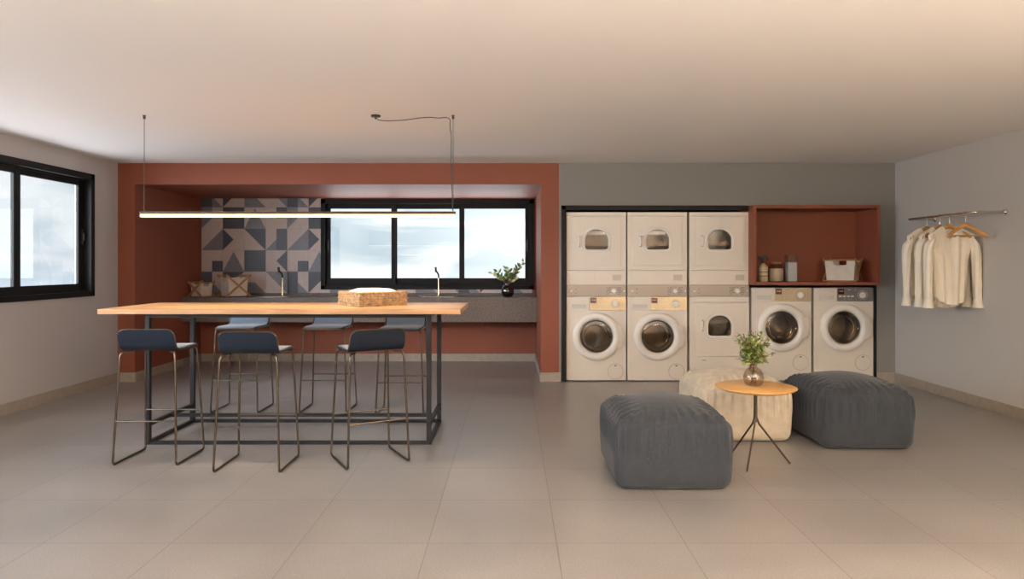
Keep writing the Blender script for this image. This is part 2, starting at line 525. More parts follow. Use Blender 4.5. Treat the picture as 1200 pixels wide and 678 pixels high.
# grey wall round the laundry recess
b = MB()
b.box(XRED, LX0, YW, YW + 0.9, 0, CEIL).box(LX1, XR, YW, YW + 0.9, 0, CEIL).box(LX0, LX1, YW, YW + 0.9, LZ, CEIL)
struct('wall_rear', b, M['grey'])
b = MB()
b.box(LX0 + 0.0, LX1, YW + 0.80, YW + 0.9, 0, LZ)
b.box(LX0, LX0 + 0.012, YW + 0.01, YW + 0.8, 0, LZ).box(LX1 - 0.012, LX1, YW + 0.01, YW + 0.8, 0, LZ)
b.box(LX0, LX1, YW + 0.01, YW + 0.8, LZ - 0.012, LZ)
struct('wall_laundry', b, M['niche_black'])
b = MB()
b.box(LX0 - 0.002, LX0 + 0.05, YW - 0.006, YW + 0.06, 0, LZ + 0.002)
b.box(LX0 - 0.002, 2.62, YW - 0.006, YW + 0.06, LZ - 0.05, LZ + 0.002)
b.box(LX1 - 0.022, LX1 + 0.002, YW - 0.006, YW + 0.06, 0, 1.07)
struct('trim_1', b, M['black_metal'], bevel=0.002)

def skirt(name, mb):
    o = mb.build(name, M['skirting'], None, smooth=False, bevel=0.002)
    tag(o, kind='structure')
SH, ST = 0.103, 0.012
def run(axis, fixed, a0, a1, sgn):
    """skirting tiles with joints along a wall; sgn = side the wall faces"""
    m_ = MB()
    n = max(1, round((a1 - a0) / 0.6))
    for i in range(n):
        p, q = a0 + (a1 - a0) * i / n + 0.0012, a0 + (a1 - a0) * (i + 1) / n - 0.0012
        if axis == 'x': m_.box(p, q, fixed, fixed + sgn * ST, 0, SH)
        else: m_.box(fixed, fixed + sgn * ST, p, q, 0, SH)
    return m_
skirt('baseboard_left', run('y', XL, YB, YW, 1))
skirt('baseboard_right', run('y', XR, YB, YW, -1))
k = run('x', YN, NX0 + ST, NX1 - ST, -1)
for q_ in (run('y', NX0, YW, YN, 1), run('y', NX1, YW, YN, -1), run('x', YW, XL + ST, NX0 + ST, -1), run('x', YW, NX1 - ST, XRED + 0.022, -1)):
    k.add(q_.v, q_.f)
skirt('baseboard_recess', k)
skirt('baseboard_rear', run('x', YW, LX1 + 0.004, XR - ST, -1))

# ------------------------------------------------------------------ windows
def window(name, loc, rz, W, Hh, n, end_rail=0.055, base_rail=0.105, latch_at=None, glass='glass'):
    """local: x across, y = 0 inner wall face and +y outward, z up from the sill"""
    fr = 0.062
    b = MB()
    b.box(0, W, -0.012, 0.13, Hh - fr, Hh).box(0, W, -0.012, 0.13, 0, fr * 0.85)
    b.box(0, fr, -0.012, 0.13, 0, Hh).box(W - fr, W, -0.012, 0.13, 0, Hh)
    # twin running tracks
    for yy in (0.030, 0.066, 0.100):
        b.box(fr, W - fr, yy, yy + 0.004, fr * 0.85, fr * 0.85 + 0.018).box(fr, W - fr, yy, yy + 0.004, Hh - fr - 0.016, Hh - fr)
    f = b.build(name, M['black_metal'], None, smooth=False, bevel=0.003)
    f.location = loc
    f.rotation_euler = (0, 0, rz)
    tag(f, kind='structure')
    inner = W - 2 * fr
    sw = inner / n
    for i in range(n):
        x0 = fr + i * sw - (0.022 if i else 0)
        x1 = fr + (i + 1) * sw + (0.022 if i < n - 1 else 0)
        y0 = 0.036 if i % 2 == 0 else 0.070
        z0, z1 = fr * 0.85 + 0.004, Hh - fr - 0.004
        s = MB()
        s.box(x0, x0 + end_rail, y0, y0 + 0.028, z0, z1).box(x1 - end_rail, x1, y0, y0 + 0.028, z0, z1)
        s.box(x0 + end_rail, x1 - end_rail, y0, y0 + 0.028, z1 - 0.062, z1).box(x0 + end_rail, x1 - end_rail, y0, y0 + 0.028, z0, z0 + base_rail)
        so = s.build('sash', M['black_metal'], f, smooth=False, bevel=0.003)
        MB().box(x0 + end_rail - 0.006, x1 - end_rail + 0.006, y0 + 0.011, y0 + 0.016, z0 + base_rail - 0.006, z1 - 0.056).build('glass', M[glass], so, smooth=False)
        if latch_at and i in latch_at:
            hx = x1 - 0.03 if latch_at[i] > 0 else x0 + 0.03
            l = MB().box(hx - 0.012, hx + 0.012, y0 - 0.012, y0, 0.50 * Hh - 0.10, 0.50 * Hh + 0.06)
            l.box(hx - 0.006, hx + 0.006, y0 - 0.03, y0 - 0.012, 0.50 * Hh - 0.06, 0.50 * Hh + 0.02)
            l.build('latch', M['black'], so, smooth=False, bevel=0.003)
    return f
window('window_1', (KX0, YN, KZ0), 0, KX1 - KX0, KZ1 - KZ0, 3, end_rail=0.058, base_rail=0.095, latch_at={0: -1, 2: 1})
window('window_2', (XL, WIN_Y0, WIN_Z0), PI / 2, WIN_Y1 - WIN_Y0, WIN_Z1 - WIN_Z0, 6, end_rail=0.085, base_rail=0.075, latch_at={5: 1}, glass='mirror_glass')


# ------------------------------------------------------------------ geometric tile splashback
def clip(poly, x0, x1, z0, z1):
    def cut(ps, inside, inter):
        out = []
        for i in range(len(ps)):
            a, c = ps[i - 1], ps[i]
            ia, ic = inside(a), inside(c)
            if ic:
                if not ia: out.append(inter(a, c))
                out.append(c)
            elif ia: out.append(inter(a, c))
        return out
    def ix(v): return lambda a, c: (v, a[1] + (c[1] - a[1]) * (v - a[0]) / (c[0] - a[0]))
    def iz(v): return lambda a, c: (a[0] + (c[0] - a[0]) * (v - a[1]) / (c[1] - a[1]), v)
    for ins, it in ((lambda p: p[0] >= x0, ix(x0)), (lambda p: p[0] <= x1, ix(x1)), (lambda p: p[1] >= z0, iz(z0)), (lambda p: p[1] <= z1, iz(z1))):
        if not poly: return []
        poly = cut(poly, ins, it)
    return poly
TS = 0.2885
TX0 = -3.893 - TS        # grid line at px 261 minus one tile
TZ1 = 1.3 + 67.2 * YN / 820 + TS   # top edge of row 0
Lt, Md, Dk = 0, 1, 2
full = [(0, 0), (1, 0), (1, 1), (0, 1)]
PAT = {
 (0, 0): [(Dk, [(0, 0), (.5, 0), (.5, 1), (0, 1)]), (Md, [(.5, .5), (1, 1), (.5, 1)])],
 (0, 1): [(Dk, [(0, 0), (1, 0), (0, 1)])],
 (0, 2): [(Md, [(0, .5), (.5, .5), (1, 1), (0, 1)])],
 (0, 3): [(Md, [(0, 0), (1, 0), (1, 1)])],
 (1, 0): [(Md, [(0, 0), (.5, 0), (.5, .5), (0, 1)])],
 (1, 1): [(Dk, full)],
 (1, 2): [(Md, [(0, 1), (.5, .05), (1, 1)])],
 (1, 3): [(Dk, [(.5, 0), (1, 0), (1, .5), (.5, .5)])],
 (2, 0): [(Md, [(1, 0), (1, 1), (0, 1)])],
 (2, 1): [(Dk, [(0, 0), (.5, .5), (0, 1)])],
 (2, 2): [(Dk, [(0, 0), (1, 0), (1, 1)])],
 (2, 3): [(Dk, [(.5, 0), (1, 0), (1, 1), (.5, 1)]), (Md, [(0, 1), (.5, .5), (.5, 1)])],
 (3, 0): [(Dk, [(.5, .5), (1, .5), (1, 1), (.5, 1)])],
 (3, 1): [(Md, [(0, 1), (.5, .05), (1, 1)])],
 (3, 2): [(Dk, full)],
 (3, 3): [(Dk, [(1, 0), (.5, .5), (1, 1)])],
}
b = MB()
def tile_face(b, poly, depth, mi):
    n = len(poly)
    front = [(p[0], YN - depth, p[1]) for p in poly]
    back = [(p[0], YN - 0.002, p[1]) for p in poly]
    b.add(front + back, [tuple(range(n))] + [(i, (i + 1) % n, n + (i + 1) % n, n + i) for i in range(n)], mi)
for (rx0, rx1, rz0, rz1) in ((NX0 + 0.012, KX0 - 0.001, 0.918, NZ - 0.001), (KX0 - 0.001, 0.27, 0.918, KZ0 - 0.001)):
    b.box(rx0, rx1, YN - 0.004, YN - 0.0005, rz0, rz1, 3)
    for r in range(6):
        for c in range(0, 18):
            ox, oz = TX0 + c * TS, TZ1 - r * TS
            g = 0.0015
            base = clip([(ox + g, oz - g), (ox + TS - g, oz - g), (ox + TS - g, oz - TS + g), (ox + g, oz - TS + g)], rx0, rx1, rz0, rz1)
            if len(base) < 3: continue
            shapes = PAT[(r % 4, c % 4)]
            if shapes[0][1] is not full: tile_face(b, base, 0.0075, Lt)
            for mi, poly in shapes:
                pp = [(ox + min(max(u * TS, g), TS - g), oz - min(max(v * TS, g), TS - g)) for u, v in poly]
                pp = clip(pp, rx0, rx1, rz0, rz1)
                if len(pp) >= 3: tile_face(b, pp, 0.0085, mi)
o = b.build('tile_splashback', [M['tile_light'], M['tile_mid'], M['tile_dark'], M['grout']], None, smooth=False)
tag(o, 'splashback of blush, grey and slate geometric wall tiles beside the kitchen window', 'wall tiles')

# ------------------------------------------------------------------ unseen fill panels added behind the viewer
for i, (x, y) in enumerate(FILLS):
    t = thing('fill_panel', 'square fill light panel added unseen behind the viewer, ' + FILL_T[i], 'ceiling light', (x, y, FILL_Z), 0, 'added fill lights')
    f = MB()
    for s in (-1, 1):
        f.box(s * 0.42, s * 0.44, -0.44, 0.44, -0.032, 0.032).box(-0.42, 0.42, s * 0.42, s * 0.44, -0.032, 0.032)
    f.build('frame', M['enamel'], t, smooth=False)
    MB().box(-0.42, 0.42, -0.42, 0.42, -0.006, 0.006).build('reflector', M['enamel'], t, smooth=False)
    for s in (-1, 1):
        MB().tube([(s * 0.43, 0, 0.03), (s * 0.43, 0, CEIL - FILL_Z)], 0.002, 8).build('wire', M['steel'], t)

# ------------------------------------------------------------------ counter with two sinks
CT0 = 8.87
CZ1, CZ0 = 0.884, 0.572
t = thing('stone_counter', 'long brown granite counter with deep apron under the kitchen window', 'counter', (0, CT0, CZ0))
b = MB()
hz = CZ1 - CZ0
sinks = [(-3.02 - 0.13, 0.46), (-0.98 - 0.0, 0.46)]
xs = [NX0 + 0.003]
for sx, sw in sinks: xs += [sx - sw / 2, sx + sw / 2]
xs += [NX1 - 0.003]
D = YN - CT0
b.box(xs[0], xs[-1], 0, 0.03, 0, hz)                              # apron
for i in range(0, len(xs) - 1, 2): b.box(xs[i], xs[i + 1], 0.03, D - 0.012, hz - 0.03, hz)
for i in range(1, len(xs) - 1, 2):
    b.box(xs[i], xs[i + 1], 0.03, 0.09, hz - 0.03, hz).box(xs[i], xs[i + 1], 0.43, D - 0.012, hz - 0.03, hz)
b.build('countertop', M['granite'], t, smooth=False)
tag(MB().box(xs[0], xs[-1], YN - 0.030, YN - 0.0125, CZ1 + 0.0005, CZ1 + 0.036).build('stone_upstand', M['granite'], None, smooth=False, bevel=0.002), 'narrow brown granite upstand along the back of the counter', 'upstand')
for sx, sw in sinks:
    b = MB()
    x0, x1 = sx - sw / 2 + 0.004, sx + sw / 2 - 0.004
    y0, y1 = 0.094, 0.426
    z0, z1 = hz - 0.20, hz - 0.006
    th = 0.004
    b.box(x0, x1, y0, y1, z0, z0 + th).box(x0, x0 + th, y0, y1, z0, z1).box(x1 - th, x1, y0, y1, z0, z1).box(x0, x1, y0, y0 + th, z0, z1).box(x0, x1, y1 - th, y1, z0, z1)
    s = b.build('sink_basin', M['steel'], t, smooth=False)
    for q in (-1, 1): MB().lathe([(0.012, 0), (0.012, 0.012), (0.008, 0.016)], 16, c=(sx + q * (sw / 2 + 0.02), 0.46, hz), cap1=True).build('drain_knob', M['chrome'], s)

def faucet(x, label):
    t = thing('faucet', label, 'tap', (x, CT0 + 0.45, CZ1), 0.0)
    b = MB()
    b.lathe([(0.024, 0), (0.024, 0.006), (0.012, 0.012), (0.0105, 0.02), (0.0105, 0.25)], 20, cap1=True)
    b.build('stem', M['brass'], t)
    pts = [(0, 0, 0.24), (0, 0, 0.275), (-0.008, -0.012, 0.30), (-0.022, -0.035, 0.325), (-0.03, -0.06, 0.335)]
    MB().tube(fillet(pts, 0.02), 0.0115, 12).build('neck', M['black'], t)
    MB().tube([(-0.03, -0.055, 0.315), (-0.033, -0.06, 0.385)], 0.014, 12).build('spray_head', M['black'], t)
    b = MB().tube([(0.01, -0.004, 0.05), (0.035, -0.01, 0.055)], 0.005, 8)
    b.build('lever', M['brass'], t)
    return t
faucet(-269 * 9.32 / 820, 'slim brass tap with black spout in front of the geometric tiles')
faucet(-86 * 9.32 / 820, 'slim brass tap with black spout in front of the kitchen window')

# ------------------------------------------------------------------ canvas baskets
def canvas_basket(name, label, loc, rz, a, bb, h, group):
    """local: a along x (faces with the hand hole), bb along y; wooden X frames stand on the +-x ends"""
    t = thing(name, label, 'basket', loc, rz, group)
    tp = 0.90
    b = MB()
    z0 = 0.012
    hw, hd = a / 2, bb / 2
    th = 0.006
    # hand-hole walls: built from strips, top centre is cut lower
    for s in (-1, 1):
        segs = [(-1, -0.45, 1.0), (-0.45, 0.45, 0.80), (0.45, 1, 1.0)]
        for u0, u1, k in segs:
            n = 6
            def P(u, v, off):
                zz = z0 + h * v * k
                sc_ = tp + (1 - tp) * (v * k)
                sag = -0.010 * math.sin(PI * min(1, v)) * (1 - u * u) + (-0.012 * (1 - (u / 0.45) ** 2) * v if k < 1 else 0)
                return (u * hw * sc_, s * (hd * sc_ + off + sag * 0.3), zz + (sag * 0.6 if k < 1 and v > 0.9 else 0))
            for off in (0, -th):
                b.grid(lambda i, j: P(u0 + (u1 - u0) * i, j, off), n, n)
            top = [P(u0 + (u1 - u0) * i / n, 1, 0) for i in range(n + 1)] + [P(u0 + (u1 - u0) * i / n, 1, -th) for i in range(n, -1, -1)]
            b.add(top, [(i, i + 1, 2 * n - i, 2 * n + 1 - i) for i in range(n)])
    for s in (-1, 1):
        for off in (0, -th):
            b.grid(lambda i, j: (s * (hw * (tp + (1 - tp) * j) + off), (2 * i - 1) * hd * (tp + (1 - tp) * j), z0 + h * j * (0.93 + 0.07 * abs(2 * i - 1) ** 2)), 8, 6)
    b.box(-hw * tp, hw * tp, -hd * tp, hd * tp, z0, z0 + th)
    b.build('canvas_bag', M['canvas'], t, angle=60)
    f = MB()
    r = 0.013
    for s in (-1, 1):
        x = s * (hw + 0.012)
        for q in (-1, 1):
            p0 = Vector((x, -q * (hd + 0.03), 0.006)); p1 = Vector((x, q * (hd + 0.03), h + 0.035))
            d = (p1 - p0).normalized(); up = Vector((1, 0, 0)).cross(d) * r
            ex = Vector((0.005 if q > 0 else -0.004, 0, 0))
            vs = [p0 - up - ex, p0 + up - ex, p1 + up - ex, p1 - up - ex, p0 - up + ex, p0 + up + ex, p1 + up + ex, p1 - up + ex]
            f.add(vs, [(0, 1, 2, 3), (7, 6, 5, 4), (0, 4, 5, 1), (1, 5, 6, 2), (2, 6, 7, 3), (3, 7, 4, 0)])
    f.build('cross_frame', M['frame_wood'], t, smooth=False)
    for q in (-1, 1):
        for z in (0.009, h + 0.022):
            MB().tube([(-hw - 0.02, q * (hd + 0.022), z), (hw + 0.02, q * (hd + 0.022), z)], 0.008, 10).build('rail', M['frame_wood'], t)
    return t
canvas_basket('canvas_basket', 'small cream canvas basket with wooden cross frame at the counter left end', (-4.02, 9.06, CZ1), math.radians(64), 0.185, 0.185, 0.165, 'canvas baskets on the counter')
canvas_basket('canvas_basket', 'larger cream canvas basket with wooden cross frame on the counter beside the smaller one', (-3.63, 9.14, CZ1), math.radians(-46), 0.27, 0.26, 0.25, 'canvas baskets on the counter')
SHZ = 1.111
canvas_basket('canvas_basket', 'wide cream canvas basket with wooden cross frame inside the terracotta shelf', (3.735, 7.90, SHZ), math.radians(-40), 0.315, 0.25, 0.22, None)

# ------------------------------------------------------------------ pendant lamp
LY, LZ0 = 5.29, 1.662
area('pendant_light', (-1.618, LY, LZ0 + 0.014), (2.36, 0.014), 20, (1.0, 0.80, 0.52))
t = thing('linear_pendant_lamp', 'long glowing linear pendant lamp hanging over the wooden bar table', 'pendant lamp', (0, LY, LZ0))
lx0, lx1 = -2.81, -0.426
MB().box(lx0, lx1, -0.0125, 0.0125, 0.020, 0.040).build('lamp_housing', M['lamp_body'], t, smooth=False, bevel=0.002)
b = MB()
for s in (-1, 1): b.box(lx0 + 0.003, lx1 - 0.003, s * 0.0082, s * 0.0112, 0.0, 0.0198)
b.box(lx0 + 0.003, lx0 + 0.006, -0.0082, 0.0082, 0.0, 0.0198).box(lx1 - 0.006, lx1 - 0.003, -0.0082, 0.0082, 0.0, 0.0198)
b.build('led_diffuser', M['led'], t, smooth=False)
top = CEIL - LZ0
for x in (-2.78, -0.445):
    w_ = MB().tube([(x, 0, 0.04), (x, 0, top)], 0.0022, 8).build('suspension_wire', M['lamp_body'], t)
    MB().lathe([(0.009, top - 0.028), (0.010, top - 0.004), (0.012, top)], 14, c=(x, 0, 0), cap0=True).build('wire_anchor', M['black'], w_)
pts = [(-1.02, 0, top - 0.02), (-1.015, 0, top - 0.035), (-0.96, 0, top - 0.042), (-0.82, 0, top - 0.038), (-0.70, 0, top - 0.020), (-0.62, 0, top - 0.014), (-0.55, 0, top - 0.022), (-0.50, 0, top - 0.014), (-0.465, 0, top - 0.03), (-0.47, 0, top - 0.09), (-0.458, 0, top - 0.15), (-0.462, 0, top - 0.4), (-0.452, 0, top - 0.6), (-0.448, -0.004, 0.045)]
MB().tube(fillet(pts, 0.03), 0.003, 8).build('power_cord', M['black'], t)
MB().lathe([(0.036, top), (0.036, top - 0.012), (0.030, top - 0.015), (0.008, top - 0.015), (0.007, top - 0.03)], 24, c=(-1.03, 0, 0), cap1=True).build('ceiling_canopy', M['black'], t)

# ------------------------------------------------------------------ bar table
t = thing('bar_table', 'long oak bar table on a dark steel frame under the pendant lamp', 'table', (-1.66, 5.44, 0))
TX0_, TX1_ = -2.963 + 1.66, -0.367 + 1.66
MB().box(TX0_, TX1_, 5.0 - 5.44, 5.88 - 5.44, 0.946, 0.983).build('tabletop', M['oak'], t, smooth=False, bevel=0.003)
fx0, fx1, fy0, fy1 = -2.655 + 1.66, -0.585 + 1.66, 5.057 - 5.44, 5.80 - 5.44
q = 0.034
for x in (fx0, fx1 - q):
    for y in (fy0, fy1 - q):
        MB().box(x, x + q, y, y + q, 0, 0.946).build('leg', M['table_steel'], t, smooth=False, bevel=0.002)
for y in (fy0, fy1 - q): MB().box(fx0 + q, fx1 - q, y + 0.004, y + q - 0.004, 0.0, 0.024).build('floor_rail', M['table_steel'], t, smooth=False)
for y in (fy0, fy1 - q): MB().box(fx0 + q, fx1 - q, y + 0.004, y + q - 0.004, 0.918, 0.9455).build('top_rail', M['table_steel'], t, smooth=False)
for x in (fx0, fx1 - q):
    MB().box(x + 0.004, x + q - 0.004, fy0 + q, fy1 - q, 0.0, 0.024).build('floor_rail', M['table_steel'], t, smooth=False)
    MB().box(x + 0.004, x + q - 0.004, fy0 + q, fy1 - q, 0.13, 0.155).build('side_rail', M['table_steel'], t, smooth=False)
    MB().box(x + 0.004, x + q - 0.004, fy0 + q, fy1 - q, 0.918, 0.9455).build('top_rail', M['table_steel'], t, smooth=False)
ym = 5.385 - 5.44
MB().box(fx0 + q - 0.004, fx1 - q + 0.004, ym, ym + 0.026, 0.13, 0.155).build('footrest', M['table_steel'], t, smooth=False)

# ------------------------------------------------------------------ bar stools
def make_stool(label):
    t = thing('bar_stool', label, 'bar stool', (0, 0, 0), 0, 'bar stools around the table')
    # seat profile (y, z), front of the seat at +y, low back at -y
    prof = [(0.175, 0.728), (0.165, 0.735), (0.10, 0.738), (0.0, 0.736), (-0.08, 0.734), (-0.125, 0.738), (-0.155, 0.753), (-0.172, 0.782), (-0.182, 0.82), (-0.190, 0.85), (-0.196, 0.878)]
    # resample
    P = [Vector((0, a, c)) for a, c in prof]
    L = [0]
    for i in range(1, len(P)): L.append(L[-1] + (P[i] - P[i - 1]).length)
    tot = L[-1]
    def at(s):
        for i in range(1, len(P)):
            if s <= L[i] + 1e-9:
                k = (s - L[i - 1]) / (L[i] - L[i - 1])
                return P[i - 1].lerp(P[i], k)
        return P[-1].copy()
    def hw(s):
        W = 0.182
        r1, r0 = 0.05, 0.035
        if s > tot - r1:
            d = s - (tot - r1); return W - r1 + math.sqrt(max(0, r1 * r1 - d * d))
        if s < r0:
            d = r0 - s; return W - r0 + math.sqrt(max(0, r0 * r0 - d * d))
        return W
    ss = [0.0, 0.002, 0.008, 0.018, 0.035] + [0.035 + (tot - 0.085) * i / 16 for i in range(1, 16)] + [tot - 0.05, tot - 0.035, tot - 0.02, tot - 0.009, tot - 0.003, tot]
    def nrm(s):
        d = (at(min(tot, s + 0.004)) - at(max(0, s - 0.004))).normalized()
        return Vector((0, d.z, -d.y))    # upward/forward side of the seat
    def sheet(off, inset):
        rows = []
        for s in ss:
            p, n = at(s), nrm(s)
            if n.z < 0 and n.y < 0: n = -n
            w_ = max(0.02, hw(s) - inset)
            rows.append([p + n * off + Vector((w_ * (2 * i / 12 - 1), 0, 0)) for i in range(13)])
        return rows
    def solid(o0, o1, inset):
        a, c = sheet(o0, inset), sheet(o1, inset)
        nr, nc = len(a), 13
        vs = [p for r in a for p in r] + [p for r in c for p in r]
        K = nr * nc
        fs = []
        for j in range(nr - 1):
            for i in range(nc - 1):
                fs.append((j * nc + i, j * nc + i + 1, (j + 1) * nc + i + 1, (j + 1) * nc + i))
                fs.append((K + j * nc + i, K + (j + 1) * nc + i, K + (j + 1) * nc + i + 1, K + j * nc + i + 1))
            fs.append((j * nc, (j + 1) * nc, K + (j + 1) * nc, K + j * nc))
            e = nc - 1
            fs.append((j * nc + e, K + j * nc + e, K + (j + 1) * nc + e, (j + 1) * nc + e))
        for i in range(nc - 1):
            fs.append((i, K + i, K + i + 1, i + 1))
            f0 = (nr - 1) * nc
            fs.append((f0 + i, f0 + i + 1, K + f0 + i + 1, K + f0 + i))
        return MB().add(vs, fs)
    sgn = 1 if nrm(tot * 0.3).z > 0 else -1
    sh = solid(0, sgn * 0.012, 0).build('seat_shell', M['navy_shell'], t, angle=50)
    solid(sgn * 0.012, sgn * 0.019, 0.010).build('seat_pad', M['slate_pad'], t, angle=50)
    # bronze edge wire following the outline of the shell
    ring = [at(s) + nrm(s) * sgn * 0.006 + Vector((hw(s) + 0.003, 0, 0)) for s in ss]
    ring2 = [p.copy() for p in reversed(ring)]
    for p in ring2: p.x = -p.x
    MB().tube(ring + ring2, 0.0052, 8, closed=True).build('edge_wire', M['bronze'], t)
    R = 0.0072
    bw, tw = 0.205, 0.180
    for s in (-1, 1):
        pts = [(s * (tw - 0.050), -0.110, 0.7275), (s * (tw - 0.008), -0.156, 0.7275), (s * tw, -0.166, 0.70), (s * bw, -0.204, R + 0.001),
               (s * bw, 0.204, R + 0.001), (s * tw, 0.156, 0.705), (s * (tw - 0.008), 0.148, 0.7275), (s * (tw - 0.050), 0.11, 0.7300)]
        MB().tube(fillet(pts, 0.028), R, 12).build('sled_leg', M['bronze'], t)
    k = 0.286 / 0.70
    for y0, y1 in ((-0.204, -0.166), (0.204, 0.156)):
        y = y0 + (y1 - y0) * k
        x = bw + (tw - bw) * k
        MB().tube([(-x, y, 0.286), (x, y, 0.286)], 0.0055, 10).build('footrest', M['bronze'], t)
    return t
stool = make_stool('bar stool with navy back at the front left, nearest the left window')
spots = [
    ((-2.374, 4.722), 0, None),
    ((-1.657, 4.564), 0, 'middle one of the three bar stools along the near side of the table'),
    ((-0.954, 4.688), math.radians(29), 'bar stool turned at an angle at the near right end of the table'),
    ((-2.43, 6.32), PI, 'bar stool behind the table at its left end, slate seat facing the viewer'),
    ((-1.655, 6.32), PI, 'middle bar stool of the three standing behind the table'),
    ((-0.965, 6.20), PI, 'bar stool behind the table at its right end, beside the table leg'),
]
for i, (p, rz, lab) in enumerate(spots):
    o = stool if i == 0 else dup(stool)
    if lab: o['label'] = lab
    o.location = (p[0], p[1], 0)
    o.rotation_euler = (0, 0, rz)

# ------------------------------------------------------------------ woven basket with towel on the table
TZ = 0.983
t = thing('woven_basket', 'low woven wicker basket on the oak bar table', 'basket', (-1.098, 5.512, TZ), math.radians(37.4))
hx, hy, hh = 0.20, 0.185, 0.102
b = MB()
rowh = 0.017
for r in range(6):
    z = 0.009 + r * rowh
    per = []
    n = 26
    for side in range(4):
        for i in range(n):
            u = -1 + 2 * i / n
            x, y = [(u * hx, -hy), (hx, u * hy), (-u * hx, hy), (-hx, -u * hy)][side]
            amp = 0.0045 * math.sin((i + (r % 2)) * PI)
            amp = 0.0045 * (1 if (i + r) % 2 else -1)
            nx, ny = [(0, -1), (1, 0), (0, 1), (-1, 0)][side]
            per.append((x + nx * amp, y + ny * amp, z))
    b.tube(per, 0.0088, 6, closed=True)
for side in range(4):
    for i in range(1, 13):
        u = -1 + 2 * i / 13
        x, y = [(u * hx, -hy), (hx, u * hy), (-u * hx, hy), (-hx, -u * hy)][side]
        b.tube([(x, y, 0), (x, y, hh)], 0.006, 6)
b.build('woven_sides', mat('wicker', (0.33, 0.21, 0.11), 0.6, vary=0.5, vscale=45, bump=0.5, bscale=150), t, angle=60)
b = MB()
b.tube(fillet([(-hx, -hy, hh), (hx, -hy, hh), (hx, hy, hh), (-hx, hy, hh), (-hx, -hy, hh)], 0.015), 0.009, 8)
b.build('rim', bpy.data.materials['wicker'], t)
MB().box(-hx + 0.004, hx - 0.004, -hy + 0.004, hy - 0.004, 0.001, 0.008).build('bottom', bpy.data.materials['wicker'], t, smooth=False)
# folded towel
def pillow(ax, ay, az, e=0.35, n=36, m=14):
    b = MB()
    loops = []
    for j in range(m + 1):
        ph = -PI / 2 + PI * j / m
        c_, s_ = math.cos(ph), math.sin(ph)
        rr = abs(c_) ** 0.5
        zz = math.copysign(abs(s_) ** 0.8, s_) * az
        loop = []
        for k_ in range(n):
            a = 2 * PI * k_ / n
            ca, sa = math.cos(a), math.sin(a)
            x = math.copysign(abs(ca) ** e, ca) * ax * max(rr, 0.001)
            y = math.copysign(abs(sa) ** e, sa) * ay * max(rr, 0.001)
            loop.append((x, y, zz + 0.004 * math.sin(x * 40 + 1) * math.cos(y * 33)))
        loops.append(loop)
    return b.loft(loops)
o = pillow(0.172, 0.157, 0.058).build('folded_towel', M['towel'], None, angle=80)
o.location = (-1.098, 5.512, TZ + 0.074)
o.rotation_euler = (0, 0, math.radians(37.4))
tag(o, 'plump folded white towel lying in the wicker basket on the table', 'towel')

# ------------------------------------------------------------------ machines
def rect_point(a, x0, x1, z0, z1, cx, cz):
    dx, dz = math.cos(a), math.sin(a)
    ts = []
    if dx > 1e-9: ts.append((x1 - cx) / dx)
    if dx < -1e-9: ts.append((x0 - cx) / dx)
    if dz > 1e-9: ts.append((z1 - cz) / dz)
    if dz < -1e-9: ts.append((z0 - cz) / dz)
    k_ = min(ts)
    return cx + dx * k_, cz + dz * k_
def angles(x0, x1, z0, z1, cx, cz, n=64):
    A = [2 * PI * i / n for i in range(n)]
    for (x, z) in ((x0, z0), (x1, z0), (x1, z1), (x0, z1)): A.append(math.atan2(z - cz, x - cx) % (2 * PI))
    A = sorted(set(round(a, 5) for a in A))
    return A
def holed_plate(b, x0, x1, z0, z1, cx, cz, radius_fn, y0, y1, mi=0, depth_hole=None):
    """front plate at y0 with a hole whose outline is radius_fn(angle); thickness to y1"""
    A = angles(x0, x1, z0, z1, cx, cz)
    out = [rect_point(a, x0, x1, z0, z1, cx, cz) for a in A]
    inn = [(cx + radius_fn(a) * math.cos(a), cz + radius_fn(a) * math.sin(a)) for a in A]
    loops = [[(x, y1, z) for x, z in out], [(x, y0, z) for x, z in out], [(x, y0, z) for x, z in inn], [(x, y1, z) for x, z in inn]]
    b.loft(loops, mi=mi)
def dshape(hwid, zb, zt, rc=0.03):
    """radius function of a round-topped window, centre at 0: half width, bottom, top"""
    # build polygon then intersect by ray
    pts = []
    r = hwid
    cyc = zt - r * 0.88
    for i in range(25):
        a = PI * i / 24
        pts.append((r * math.cos(a), cyc + (zt - cyc) * math.sin(a)))
    for i in range(7):
        a = PI + PI / 2 * i / 6
        pts.append((-r + rc + rc * math.cos(a), zb + rc + rc * math.sin(a)))
    for i in range(7):
        a = 1.5 * PI + PI / 2 * i / 6
        pts.append((r - rc + rc * math.cos(a), zb + rc + rc * math.sin(a)))
    def f(a):
        dx, dz = math.cos(a), math.sin(a)
        best = 0.01
        for i in range(len(pts)):
            (ax, az), (bx, bz) = pts[i - 1], pts[i]
            ex, ez = bx - ax, bz - az
            den = dx * ez - dz * ex
            if abs(den) < 1e-12: continue
            tt = (ax * ez - az * ex) / den
            u = (ax * dz - az * dx) / den
            if tt > 0 and -1e-6 <= u <= 1 + 1e-6: best = max(best, tt)
        return best
    return f
def shell_body(b, W, Hh, D, z0=0.0):
    """open-fronted cabinet carcass"""
    t_ = 0.012
    b.box(-W / 2, -W / 2 + t_, 0.02, D, z0, Hh).box(W / 2 - t_, W / 2, 0.02, D, z0, Hh)
    b.box(-W / 2 + t_, W / 2 - t_, 0.02, D, Hh - t_, Hh).box(-W / 2 + t_, W / 2 - t_, 0.02, D, z0, z0 + t_)
    b.box(-W / 2 + t_, W / 2 - t_, D - t_, D, z0 + t_, Hh - t_)
S = 1 / 105.1     # metres per photo pixel on the machines' front plane
